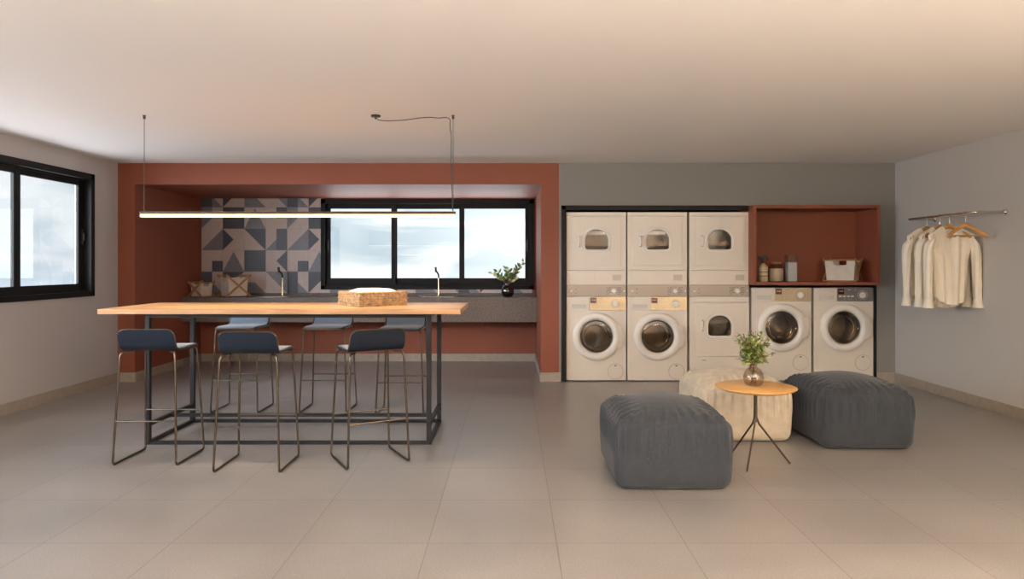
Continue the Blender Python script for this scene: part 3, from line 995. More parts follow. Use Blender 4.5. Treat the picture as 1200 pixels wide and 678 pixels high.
def add_prints(b, x0, x1, z0, z1, y, nx, nz, w_, h_, seed=1):
    rnd = random.Random(seed)
    for i in range(nx):
        for j in range(nz):
            if rnd.random() < 0.25: continue
            x = x0 + (x1 - x0) * (i + 0.5) / nx; z = z0 + (z1 - z0) * (j + 0.5) / nz
            b.box(x - w_ / 2 * rnd.uniform(0.6, 1), x + w_ / 2, y - 0.0012, y + 0.001, z - h_ / 2, z + h_ / 2)
def make_washer(label, loc, Hh, grey=False, feet=True, drum_turn=0.0):
    W, D = 0.665, 0.62
    z0 = 0.012
    t = thing('washing_machine', label, 'washing machine', loc, 0, 'front loading washing machines')
    cz = Hh - 46.6 * S
    cx = 0.003
    pz = Hh - 16 * S        # bottom of the control band
    b = MB()
    shell_body(b, W, Hh, D, z0)
    holed_plate(b, -W / 2, W / 2, z0, pz - 0.003, cx, cz, lambda a: 0.185, 0.0, 0.02)
    b.box(-W / 2, W / 2, 0.004, 0.02, pz - 0.003, Hh)
    body = b.build('cabinet', M['enamel'], t, angle=30)
    for s in (-1, 1):
        MB().lathe([(0.018, 0), (0.018, 0.0125)], 14, c=(s * 0.26, 0.06, 0), cap0=True, cap1=True).build('foot', M['black'], t)
    # control band
    px = W / 2 - 43 * S
    dr = MB().box(-W / 2 + 0.001, px - 0.002, -0.004, 0.004, pz + 0.001, Hh - 0.003)
    d_o = dr.build('detergent_drawer', M['enamel'], t, smooth=False, bevel=0.002)
    MB().box(-W / 2 + 0.060, px - 0.035, -0.0062, -0.003, pz + 0.022, pz + 0.066).build('drawer_handle', mat('drawer_recess', (0.60, 0.56, 0.50), 0.4) if 'drawer_recess' not in bpy.data.materials else bpy.data.materials['drawer_recess'], d_o, smooth=False, bevel=0.006)
    cp = MB().box(px, W / 2 - 0.001, -0.005, 0.004, pz + 0.001, Hh - 0.003).build('control_panel', M['panel_grey'] if grey else M['panel_gold'], t, smooth=False, bevel=0.002)
    zc = Hh - 8.5 * S
    MB().box(px + 0.012, px + 0.012 + 0.066, -0.0066, -0.004, Hh - 0.072, Hh - 0.012).build('display', M['display'], cp, smooth=False)
    g = MB()
    for i in range(4):
        x = px + 0.024 + i * 0.012
        g.box(x, x + 0.007, -0.0074, -0.006, Hh - 0.047, Hh - 0.030)
    g.build('display_digits', M['digits'], cp, smooth=False)
    kx = px + 0.285
    MB().lathe([(0.036, -0.004), (0.034, -0.016), (0.030, -0.020), (0.0, -0.021)], 28, 'Y', c=(kx, 0, zc)).build('dial', M['enamel_ring'], cp)
    g = MB()
    for i in range(16):
        a = 2 * PI * i / 16
        x, z = kx + 0.054 * math.cos(a), zc + 0.048 * math.sin(a)
        g.box(x - 0.006, x + 0.006, -0.0062, -0.004, z - 0.003, z + 0.003)
    add_prints(g, px + 0.10, px + 0.23, Hh - 0.030, Hh - 0.014, -0.005, 7, 1, 0.012, 0.008, 3)
    add_prints(g, px + 0.02, px + 0.22, pz + 0.022, pz + 0.034, -0.005, 8, 1, 0.010, 0.006, 4)
    g.build('panel_printing', M['enamel_ring'] if grey else M['print'], cp, smooth=False)
    g = MB()
    for i in range(4): g.box(px + 0.02 + i * 0.045, px + 0.052 + i * 0.045, -0.008, -0.004, zc - 0.022, zc - 0.006) if grey else g.box(px + 0.10 + i * 0.03, px + 0.112 + i * 0.03, -0.0075, -0.004, zc - 0.006, zc + 0.002)
    g.build('button', M['enamel_ring'] if grey else M['panel_taupe'], cp, smooth=False)
    # door
    prof = [(0.268, -0.001), (0.268, -0.016), (0.262, -0.026), (0.246, -0.034), (0.222, -0.037), (0.203, -0.034), (0.193, -0.026), (0.183, -0.012), (0.180, 0.002)]
    dm = MB().lathe(prof, 72, 'Y', c=(cx, 0, cz))
    door = dm.build('door', M['enamel_ring'], t, angle=70)
    l = MB()
    loop0, loop1, loop2 = [], [], []
    R0 = 0.262
    for lp, rad, yy in ((loop0, 0.300, -0.002), (loop1, 0.300, -0.022), (loop2, 0.288, -0.031)):
        aa = 0.48
        for i in range(13):
            a = -aa + 2 * aa * i / 12
            k_ = 1 - 0.07 * abs(2 * i / 12 - 1) ** 10
            lp.append((cx + rad * k_ * math.cos(a), yy, cz + rad * k_ * math.sin(a)))
        for i in range(12, -1, -1):
            a = -aa + 2 * aa * i / 12
            lp.append((cx + 0.235 * math.cos(a), yy, cz + 0.235 * math.sin(a)))
    l.loft([loop0, loop1, loop2], cap1=True)
    l.build('door_latch', M['enamel_ring'], door, angle=45)
    MB().lathe([(0.182, -0.008), (0.176, -0.010), (0.150, -0.014), (0.10, -0.018), (0.04, -0.020), (0.0005, -0.0205)], 56, 'Y', c=(cx, 0, cz)).build('door_glass', M['door_glass'], door, angle=80)
    # drum
    d = MB().lathe([(0.182, 0.01), (0.178, 0.03), (0.165, 0.05)], 56, 'Y', c=(cx, 0, cz))
    so = d.build('door_seal', M['seal'], t, angle=60)
    R = Matrix.Rotation(drum_turn, 4, 'Y')
    d = MB().lathe([(0.165, 0.05), (0.225, 0.07), (0.235, 0.10), (0.235, 0.42), (0.225, 0.44), (0.15, 0.445), (0.12, 0.435), (0.0005, 0.435)], 56, 'Y')
    for i in range(3):
        a = 2 * PI * i / 3 + 0.5
        c0, s0 = math.cos(a), math.sin(a)
        tx, tz = -s0, c0
        vs = []
        for y in (0.12, 0.40):
            for (rr, w_) in ((0.235, 0.03), (0.175, 0.010)):
                for q_ in (-1, 1): vs.append((rr * c0 + q_ * w_ * tx, y, rr * s0 + q_ * w_ * tz))
        d.add(vs, [(0, 1, 3, 2), (4, 6, 7, 5), (0, 2, 6, 4), (1, 5, 7, 3), (2, 3, 7, 6)])
    d.xform(Matrix.Translation((cx, 0, cz)) @ R)
    d.build('drum', M['drum'], t, angle=40)
    h = MB().tube([(cx + 0.150, 0.0, cz - 0.035), (cx + 0.135, 0.012, cz - 0.055)], 0.006, 8)
    h.tube([(cx + 0.155, -0.002, cz - 0.020), (cx + 0.160, -0.002, cz + 0.0)], 0.007, 8)
    h.build('door_hinge', M['chrome'], door)
    rr_ = MB().tube([(cx - 0.015 + 0.128 * math.cos(a), 0.004, cz + 0.128 * math.sin(a)) for a in [2 * PI * i / 48 for i in range(48)]], 0.0035, 8, closed=True)
    rr_.build('glass_rim', M['chrome'], door)
    # service flap
    fx, fz = W / 2 - 12.5 * S, Hh - 87.5 * S
    MB().lathe([(0.0875, 0.0), (0.0875, -0.0015), (0.082, -0.0015), (0.082, 0.0)], 48, 'Y', c=(fx, 0, fz)).build('flap_groove', M['panel_taupe'], t)
    fl = MB().lathe([(0.0835, 0.0), (0.0830, -0.0035), (0.0005, -0.0035)], 48, 'Y', c=(fx, 0, fz)).build('filter_cover', M['enamel'], t, angle=30)
    MB().box(fx - 0.012, fx + 0.012, -0.0048, -0.003, fz + 0.058, fz + 0.070).build('finger_slot', M['print'], fl, smooth=False)
    return t

def make_dryer(label, loc, Hh, panel=True, cat='tumble dryer'):
    """door cabinet; panel=True: has the control band below, otherwise a plain unit with the same door"""
    W, D = 0.665, 0.62
    t = thing('tumble_dryer', label, cat, loc, 0, 'tumble dryers')
    ctrl = 0.130 if panel else 0.0
    low = 0.155 if panel else 0.165
    z_door0 = ctrl + low + 0.012
    if not panel: z_door0 = Hh - 70 * S
    z_door1 = Hh - (0.045 if panel else 0.066)
    z0 = 0.0 if panel else 0.012
    cx = 0.003
    wz0, wz1 = (Hh - 43.6 * S, Hh - 20.7 * S) if panel else (Hh - 45.6 * S, Hh - 22.2 * S)
    cz = (wz0 + wz1) / 2
    rf = dshape(0.127, wz0 - cz, wz1 - cz)
    b = MB()
    shell_body(b, W, Hh, D, z0)
    b.box(-W / 2, W / 2, 0.0, 0.02, z_door1 + 0.003, Hh)
    b.box(-W / 2, W / 2, 0.006, 0.02, z0, z_door0 - 0.003)
    b.box(-W / 2, -W / 2 + 0.012, 0.006, 0.02, z_door0 - 0.003, z_door1 + 0.003).box(W / 2 - 0.012, W / 2, 0.006, 0.02, z_door0 - 0.003, z_door1 + 0.003)
    b.build('cabinet', M['enamel'], t, smooth=False, bevel=0.003)
    if not panel:
        for s in (-1, 1): MB().lathe([(0.018, 0), (0.018, 0.0125)], 14, c=(s * 0.26, 0.06, 0), cap0=True, cap1=True).build('foot', M['black'], t)
    # door panel with raised field
    dm = MB()
    holed_plate(dm, -W / 2 + 0.001, W / 2 - 0.001, z_door0, z_door1, cx, cz, rf, 0.0, 0.018)
    door = dm.build('door', M['enamel'], t, angle=30)
    ix = 0.063
    iz0, iz1 = z_door0 + 0.050, z_door1 - (0.012 if panel else 0.035)
    fm = MB()
    holed_plate(fm, -W / 2 + ix, W / 2 - ix + 0.006, iz0, iz1, cx, cz, lambda a: rf(a) * 1.03, -0.006, 0.001)
    fm.build('raised_field', M['enamel'], door, angle=30, bevel=0.002)
    rim = MB()
    A = [2 * PI * i / 64 for i in range(64)]
    def ringloop(k_, add, y): return [(cx + (rf(a) * k_ + add) * math.cos(a), y, cz + (rf(a) * k_ + add) * math.sin(a)) for a in A]
    rim.loft([ringloop(1, 0.032, -0.005), ringloop(1, 0.029, -0.013), ringloop(1, 0.012, -0.015), ringloop(1, 0.003, -0.012), ringloop(1, -0.001, 0.012)])
    rim.build('window_rim', M['enamel_ring'], door, angle=60)
    gl = MB()
    gl.add(ringloop(1, 0.001, -0.004) + [(cx, -0.008, cz)], [(i, (i + 1) % 64, 64) for i in range(64)])
    gl.build('window_glass', M['dryer_glass'], door, angle=60)
    # drum behind the window
    dr = MB().lathe([(0.20, 0.03), (0.23, 0.05), (0.235, 0.40), (0.21, 0.43), (0.0005, 0.43)], 48, 'Y', c=(cx, 0, cz - 0.01))
    dr.build('drum', M['drum'], t, angle=40)
    ba = MB()
    def bl(k_, y): return [(cx + (rf(a) * k_) * math.cos(a), y, cz + (rf(a) * k_) * math.sin(a)) for a in A]
    ba.loft([bl(1.0, 0.012), bl(1.10, 0.03), bl(1.5, 0.032)])
    ba.build('door_seal', M['seal'], t, angle=60)
    pd = MB()
    vs = []
    for y in (0.06, 0.40):
        for zz, ww in ((-0.235, 0.05), (-0.155, 0.02)):
            for q_ in (-1, 1): vs.append((cx + q_ * ww + (0.02 if not panel else 0), y, cz + zz))
    pd.add(vs, [(0, 1, 3, 2), (4, 6, 7, 5), (0, 2, 6, 4), (1, 5, 7, 3), (2, 3, 7, 6)])
    pd.box(cx - 0.11, cx + 0.11, 0.04, 0.052, cz - 0.065 if panel else cz + 0.03, cz - 0.025 if panel else cz + 0.065)
    pd.build('lint_filter', M['drum'], t, smooth=False)
    # handle
    hz = cz - 0.018 if panel else cz
    hxx = -W / 2 + 0.145
    hm = MB()
    hm.box(hxx - 0.018, hxx + 0.018, -0.010, -0.005, hz - 0.070, hz + 0.070)
    hm.tube(fillet([(hxx - 0.004, -0.008, hz - 0.055), (hxx - 0.004, -0.034, hz - 0.050), (hxx - 0.004, -0.034, hz + 0.050), (hxx - 0.004, -0.008, hz + 0.055)], 0.012), 0.010, 10)
    hm.build('door_handle', M['enamel_ring'], door, angle=40, bevel=0.003)
    # lower panel
    if panel:
        lo = MB().box(-W / 2 + 0.001, W / 2 - 0.001, 0.0, 0.006, ctrl + 0.004, z_door0 - 0.006).build('lower_panel', M['enamel'], t, smooth=False, bevel=0.002)
        MB().box(-W / 2 + 0.001, -0.012, -0.003, 0.0, ctrl + 0.022, z_door0 - 0.026).build('fascia', M['enamel'], lo, smooth=False, bevel=0.002)
        g = MB()
        for i in range(6): g.box(W / 2 - 0.15, W / 2 - 0.055, -0.0035, 0.001, ctrl + 0.05 + i * 0.011, ctrl + 0.056 + i * 0.011)
        g.build('vent_grille', M['panel_taupe'], lo, smooth=False)
        cp = MB().box(-W / 2 + 0.001, W / 2 - 0.001, -0.004, 0.008, 0.004, ctrl).build('control_panel', M['panel_taupe'], t, smooth=False, bevel=0.003)
        zc = 0.062
        kx = W / 2 - 14.2 * S
        MB().lathe([(0.030, -0.003), (0.028, -0.016), (0.024, -0.020), (0.0005, -0.021)], 24, 'Y', c=(kx, 0, zc)).build('dial', M['enamel_ring'], cp)
        MB().lathe([(0.013, -0.003), (0.012, -0.010), (0.0005, -0.011)], 16, 'Y', c=(-W / 2 + 0.056, 0, zc)).build('start_button', M['enamel_ring'], cp)
        MB().lathe([(0.010, -0.003), (0.009, -0.010), (0.0005, -0.011)], 16, 'Y', c=(W / 2 - 0.022, 0, zc)).build('option_button', M['enamel_ring'], cp)
        g = MB()
        add_prints(g, kx - 0.085, kx - 0.035, zc - 0.042, zc + 0.046, -0.004, 4, 5, 0.010, 0.008, 5)
        add_prints(g, kx + 0.035, kx + 0.082, zc - 0.042, zc + 0.046, -0.004, 4, 5, 0.009, 0.008, 6)
        add_prints(g, kx - 0.035, kx + 0.035, zc + 0.036, zc + 0.050, -0.004, 4, 1, 0.010, 0.006, 7)
        add_prints(g, -W / 2 + 0.09, -W / 2 + 0.115, zc - 0.035, zc + 0.035, -0.004, 1, 3, 0.016, 0.008, 9)
        g.build('panel_printing', M['print'], cp, smooth=False)
    else:
        zl0, zl1 = Hh - 87.5 * S, z_door0 - 0.008
        lo = MB().box(-W / 2 + 0.001, W / 2 - 0.001, -0.001, 0.006, zl0, zl1).build('lower_panel', M['enamel'], t, smooth=False, bevel=0.002)
        MB().box(-W / 2 + 0.001, 0.010, -0.005, -0.001, zl0 + 0.016, zl1 - 0.014).build('fascia', M['enamel'], lo, smooth=False, bevel=0.002)
        MB().box(-0.19, -0.15, -0.0062, -0.004, zl1 - 0.036, zl1 - 0.030).build('badge', M['print'], lo, smooth=False)
    return t
YF = YW + 0.022
def mx(px0, px1): return ((px0 + px1) / 2 - 600) * S
ZW = 0.944      # top of the left pair
HD = 0.942      # dryer height
make_washer('front loading washing machine at the far left, under a dryer', (mx(664, 733.5), YF, 0), ZW, drum_turn=0.2)
make_washer('front loading washing machine under the middle dryer, behind the dark pouf', (mx(735.5, 805), YF, 0), ZW, drum_turn=0.8)
make_dryer('plain white tumble dryer unit on the floor, lower of the third stack', (mx(808, 878), YF, 0), ZW, panel=False)
make_washer('front loading washing machine with champagne control panel under the terracotta shelf', (mx(880, 951.5), YF, 0), 1.043, drum_turn=1.4)
make_washer('rightmost washing machine, the one with a dark grey control panel', (mx(953.5, 1024), YF, 0), 1.043, grey=True, drum_turn=1.8)
for (a, c, lab) in ((664, 733.5, 'leftmost of the three upper tumble dryers, stacked on a washing machine'),
                    (735.5, 805, 'middle one of the three upper tumble dryers'),
                    (808, 878, 'upper tumble dryer beside the terracotta shelf, stacked on another dryer')):
    make_dryer(lab, (mx(a, c), YF, ZW + 0.002), HD - 0.002)

# ------------------------------------------------------------------ terracotta shelf box
SX0, SX1, SZ0, SZ1 = 2.637, 4.025, 1.076, 1.952
SY0, SY1 = 7.65, 8.14
t = thing('wall_shelf_box', 'open terracotta box shelf above the two right washing machines', 'shelf', ((SX0 + SX1) / 2, SY0, SZ0))
W2, hh, dd, th = (SX1 - SX0) / 2, SZ1 - SZ0, SY1 - SY0, 0.034
MB().box(-W2, W2, 0, dd, 0, th).build('bottom_board', M['red_shelf'], t, smooth=False, bevel=0.0015)
MB().box(-W2, W2, 0, dd, hh - th, hh).build('top_board', M['red_shelf'], t, smooth=False, bevel=0.0015)
for s in (-1, 1): MB().box(s * W2, s * (W2 - th), 0.0005, dd, th, hh - th).build('side_board', M['red_shelf'], t, smooth=False)
MB().box(-W2 + th, W2 - th, dd - 0.018, dd, th, hh - th).build('back_board', M['red_shelf'], t, smooth=False)
SF = SZ0 + th
# spray bottle
YS = 7.86
t = thing('spray_bottle', 'cream spray bottle with black trigger on the terracotta shelf', 'bottle', (294.5 * YS / 820, YS, SF))
MB().lathe([(0.0005, 0), (0.046, 0), (0.051, 0.005), (0.051, 0.145), (0.046, 0.17), (0.030, 0.19), (0.016, 0.20), (0.015, 0.212)], 32, cap1=True).build('bottle', M['cream'], t, angle=50)
b = MB()
for z in (0.06, 0.105): b.lathe([(0.0515, z), (0.0517, z + 0.002), (0.0517, z + 0.006), (0.0515, z + 0.008)], 32)
b.build('label_band', M['label'], t)
b = MB().lathe([(0.017, 0.208), (0.017, 0.232), (0.010, 0.236), (0.010, 0.262)], 20, cap0=True, cap1=True)
b.add([(-0.045, -0.012, 0.262), (0.035, -0.014, 0.262), (0.052, -0.010, 0.290), (0.03, -0.012, 0.300), (-0.05, -0.009, 0.286),
       (-0.045, 0.012, 0.262), (0.035, 0.014, 0.262), (0.052, 0.010, 0.290), (0.03, 0.012, 0.300), (-0.05, 0.009, 0.286)],
      [(0, 1, 2, 3, 4), (9, 8, 7, 6, 5), (0, 5, 6, 1), (1, 6, 7, 2), (2, 7, 8, 3), (3, 8, 9, 4), (4, 9, 5, 0)])
b.tube([(-0.022, 0, 0.262), (-0.036, 0, 0.235), (-0.030, 0, 0.215)], 0.006, 8)
b.tube([(0.04, 0, 0.285), (0.05, 0, 0.262), (0.047, 0, 0.24)], 0.006, 8)
b.build('trigger_head', M['black'], t, angle=40)
# jar
t = thing('storage_jar', 'round glass jar filled with cream powder on the shelf beside the spray bottle', 'jar', (309.5 * 7.9 / 820, 7.90, SF))
MB().lathe([(0.0005, 0.004), (0.062, 0.004), (0.074, 0.014), (0.076, 0.12), (0.071, 0.145), (0.0005, 0.15)], 36).build('contents', M['cream'], t, angle=60)
MB().lathe([(0.0005, 0), (0.066, 0), (0.078, 0.012), (0.080, 0.13), (0.070, 0.168), (0.052, 0.185), (0.052, 0.20)], 36).build('jar_glass', M['clear_glass'], t, angle=60)
MB().lathe([(0.054, 0.20), (0.056, 0.205), (0.056, 0.218), (0.052, 0.222), (0.0005, 0.224)], 36, cap0=True).build('lid', M['frame_wood'], t, angle=60)
# clear box
t = thing('clear_container', 'tall clear rectangular container of white powder on the shelf', 'container', (327 * 7.86 / 820, 7.86, SF))
MB().box(-0.050, 0.050, -0.045, 0.045, 0.004, 0.215).build('contents', M['paper_white'], t, smooth=False, bevel=0.004)
MB().box(-0.049, 0.049, -0.044, 0.044, 0.2155, 0.222).build('scoop_card', M['paper_blue'], t, smooth=False)
b = MB()
for s in (-1, 1): b.box(s * 0.056, s * 0.0525, -0.050, 0.050, 0, 0.30).box(-0.0525, 0.0525, s * 0.050, s * 0.0465, 0, 0.30)
b.box(-0.0525, 0.0525, -0.0465, 0.0465, 0, 0.003)
b.build('container_wall', M['clear_glass'], t, smooth=False)

# ------------------------------------------------------------------ poufs
def pouf(label, x0, x1, yf, depth, m, seed):
    W = x1 - x0
    rnd = random.Random(seed)
    ph = [rnd.uniform(0, 6.28) for _ in range(8)]
    n = 72
    hx, hy, hz = W / 2, depth / 2, 0.405
    bm = bmesh.new()
    bmesh.ops.create_cube(bm, size=2.0)
    bmesh.ops.subdivide_edges(bm, edges=bm.edges[:], cuts=n - 1, use_grid_fill=True)
    e = 0.10
    for v in bm.verts:
        x, y, z = v.co
        ux, uy, uz = x, y, z
        # rounded box: pull towards a superellipsoid only near the edges
        p = [x, y, z]
        half = (hx, hy, hz / 2)
        q = [p[i] * half[i] for i in range(3)]
        r = 0.065
        inner = [max(-(half[i] - r), min(half[i] - r, q[i])) for i in range(3)]
        d = Vector([q[i] - inner[i] for i in range(3)])
        if d.length > 1e-9: d = d.normalized() * r
        P_ = Vector(inner) + d
        rim = max(abs(ux), abs(uy))
        if uz > 0.999:
            fade = (1 - ux ** 4) * (1 - uy ** 4)
            P_.z += 0.082 * (1 - ux ** 2) * (1 - uy ** 2) + 0.006 * fade
            # gathers running in from the four edges
            for (s_, along, dist) in ((0, ux, 1 - abs(uy)), (1, uy, 1 - abs(ux))):
                g = math.exp(-((dist - 0.16) / 0.22) ** 2)
                bend = along * (1 + 0.55 * dist)
                P_.z += g * 0.0075 * (math.sin(34 * bend + 1.5 * math.sin(5 * along + ph[s_]) + ph[2 + s_]) + 0.5 * math.sin(57 * bend + ph[4 + s_])) * min(1, (1 - abs(along)) * 5)
        else:
            k_ = (P_.z / (hz / 2) + 1) / 2
            bulge = 1 + 0.035 * math.sin(PI * min(1, max(0, k_)) * 0.9)
            P_.x *= bulge; P_.y *= bulge
            gz = max(0, k_ - 0.45) / 0.55
            along = ux if abs(uy) > 0.999 else uy
            rip = 0.0060 * gz * (1 - gz) * 4 * math.sin(36 * along + 2 * math.sin(4 * along + ph[6]) + ph[7])
            if abs(uy) > 0.999: P_.y += rip * uy
            if abs(ux) > 0.999: P_.x += rip * ux
        v.co = (P_.x, P_.y, P_.z + hz / 2)
    me = bpy.data.meshes.new('pouf')
    bm.to_mesh(me); bm.free()
    me.materials.append(m)
    me.polygons.foreach_set('use_smooth', [True] * len(me.polygons))
    o = bpy.data.objects.new('pouf', me)
    COL.objects.link(o)
    o.location = ((x0 + x1) / 2, yf + depth / 2, 0.001)
    tag(o, label, 'pouf')
    return o
pouf('large charcoal blue fabric pouf nearest the viewer, left of the round table', 0.600, 1.268, 4.01, 0.72, M['pouf_dark'], 1)
pouf('cream linen pouf behind the round side table', 1.395, 2.050, 5.11, 0.72, M['pouf_light'], 2)
pouf('charcoal fabric pouf at the right, in front of the washing machines', 2.180, 2.825, 4.89, 0.76, M['pouf_dark'], 3)

# ------------------------------------------------------------------ round side table
TCX, TCY, TH = 1.590, 4.569, 0.508
t = thing('round_side_table', 'small round wooden side table on three thin metal legs', 'side table', (TCX, TCY, 0))
MB().lathe([(0.0005, TH - 0.024), (0.215, TH - 0.024), (0.244, TH - 0.014), (0.256, TH - 0.006), (0.257, TH - 0.002), (0.252, TH), (0.0005, TH)], 72).build('round_top', M['round_oak'], t, angle=50)
MB().tube([(0, 0, 0.275), (0, 0, TH - 0.023)], 0.012, 14).build('column', M['bronze'], t)
for (fx, fy) in ((1.462, 4.381), (1.803, 4.56), (1.478, 4.765)):
    dx, dy = fx - 1.581, fy - TCY
    MB().tube([(dx * 0.04, dy * 0.04, 0.300), (dx * 0.10, dy * 0.10, 0.262), (dx, dy, 0.006)], 0.0062, 10).build('leg', M['bronze'], t)

# ------------------------------------------------------------------ vases and branches
def leaf(b, base, d, length, width, mi, up=Vector((0, 0, 1))):
    d = d.normalized()
    s = d.cross(up)
    if s.length < 0.1: s = d.cross(Vector((1, 0, 0)))
    s.normalize()
    n = s.cross(d)
    L_ = []
    for (u, w_, dz) in ((0, 0.05, 0), (0.3, 0.8, 0.02), (0.55, 1.0, 0.0), (0.8, 0.6, -0.05), (1.0, 0.03, -0.12)):
        c_ = base + d * (u * length) + n * (dz * length)
        L_.append((c_ - s * w_ * width / 2 + n * 0.12 * width * w_, c_, c_ + s * w_ * width / 2 + n * 0.12 * width * w_))
    vs = [p for row in L_ for p in row]
    fs = []
    for i in range(4):
        for j in range(2): fs.append((i * 3 + j, i * 3 + j + 1, (i + 1) * 3 + j + 1, (i + 1) * 3 + j))
    b.add(vs, fs, mi)

VX, VY = 283.0 * 4.60 / 820, 4.60
o = MB().lathe([(0.0005, 0), (0.045, 0), (0.056, 0.008), (0.065, 0.035), (0.066, 0.055), (0.060, 0.082), (0.045, 0.106), (0.028, 0.120), (0.022, 0.128), (0.024, 0.140), (0.026, 0.143),
                (0.0215, 0.142), (0.019, 0.129), (0.024, 0.118), (0.042, 0.103), (0.057, 0.081), (0.063, 0.055), (0.062, 0.036), (0.053, 0.011), (0.043, 0.004), (0.0005, 0.004)], 48).build('glass_vase', M['vase_glass'], None, angle=80)
o.location = (VX, VY, TH + 0.0005)
tag(o, 'round smoky glass vase on the round side table', 'vase')
t = thing('leafy_branches', 'bushy bunch of small-leaved green branches in the vase on the side table', 'plant', (VX, VY, TH))
rnd = random.Random(11)
st, lf = MB(), MB()
for i in range(84):
    a = rnd.uniform(0, 2 * PI)
    spread = rnd.uniform(0.02, 0.135)
    zt = rnd.uniform(0.20, 0.375) - spread * 0.35
    p0 = Vector((0.018 * math.cos(a + 2.5), 0.018 * math.sin(a + 2.5), 0.012))
    p1 = Vector((0.006 * math.cos(a), 0.006 * math.sin(a), 0.138))
    p2 = Vector((spread * 0.45 * math.cos(a), spread * 0.45 * math.sin(a), 0.138 + (zt - 0.138) * 0.55))
    p3 = Vector((spread * math.cos(a), spread * math.sin(a), zt))
    pts = [p0, p1, p2, p3] if i < 16 else [p1, p2, p3]
    pp = fillet(pts, 0.04, 3)
    st.tube(pp, 0.0014 if i > 15 else 0.0022, 5)
    for k_ in range(15):
        q_ = 0.35 + 0.65 * rnd.random()
        if q_ > 0.6: c_ = p2.lerp(p3, (q_ - 0.6) / 0.4)
        else: c_ = p1.lerp(p2, q_ / 0.6) if q_ > 0.45 else p2
        d = Vector((math.cos(a) * 0.6 + rnd.uniform(-0.9, 0.9), math.sin(a) * 0.6 + rnd.uniform(-0.9, 0.9), rnd.uniform(-0.5, 0.7)))
        leaf(lf, c_, d, rnd.uniform(0.026, 0.042), rnd.uniform(0.014, 0.021), rnd.choice([0, 0, 1, 1, 2]))
st.build('stems', M['stem'], t)
lf.build('foliage', [M['leaf'], M['leaf_pale'], M['leaf_dark']], t, angle=80, fix=False)

VX, VY = -5.0 * 9.0 / 820, 9.02
o = MB().lathe([(0.0005, 0), (0.045, 0), (0.066, 0.015), (0.082, 0.055), (0.083, 0.085), (0.072, 0.125), (0.052, 0.152), (0.046, 0.165), (0.050, 0.178),
                (0.046, 0.177), (0.042, 0.165), (0.049, 0.150), (0.069, 0.123), (0.079, 0.085), (0.078, 0.056), (0.063, 0.018), (0.043, 0.005), (0.0005, 0.005)], 40).build('glass_vase', M['dark_glass'], None, angle=80)
o.location = (VX, VY, CZ1 + 0.0005)
tag(o, 'dark round glass vase on the granite counter beneath the window', 'vase')
t = thing('leafy_branches', 'sparse broad-leaved green sprigs in the dark vase on the counter', 'plant', (VX, VY, CZ1))
rnd = random.Random(5)
st, lf = MB(), MB()
for (tx, tz) in ((-0.19, 0.30), (-0.13, 0.32), (-0.10, 0.26), (-0.02, 0.36), (0.02, 0.34), (0.06, 0.27), (0.12, 0.36), (0.20, 0.45), (0.16, 0.38), (0.09, 0.23)):
    dy = rnd.uniform(-0.08, 0.08)
    p0 = Vector((-tx * 0.2, -dy * 0.3, 0.02)); p1 = Vector((tx * 0.08, dy * 0.1, 0.172)); p2 = Vector((tx * 0.55, dy * 0.6, 0.16 + (tz - 0.16) * 0.55)); p3 = Vector((tx, dy, tz))
    st.tube(fillet([p0, p1, p2, p3], 0.05, 3), 0.0028, 6)
    for k_ in range(7):
        q_ = 0.35 + 0.65 * k_ / 6
        c_ = p1.lerp(p2, q_ / 0.6) if q_ < 0.6 else p2.lerp(p3, (q_ - 0.6) / 0.4)
        s_ = 1 if k_ % 2 else -1
        d = (p3 - p1).normalized() * 0.9 + Vector((s_ * 0.7, rnd.uniform(-0.8, 0.4), rnd.uniform(-0.3, 0.5)))
        leaf(lf, c_, d, rnd.uniform(0.055, 0.080), rnd.uniform(0.026, 0.036), rnd.choice([0, 1, 2, 2]), up=Vector((0, -1, 0.3)))
st.build('stems', M['stem'], t)
lf.build('foliage', [M['leaf'], M['leaf_pale'], M['leaf_dark']], t, angle=80, fix=False)

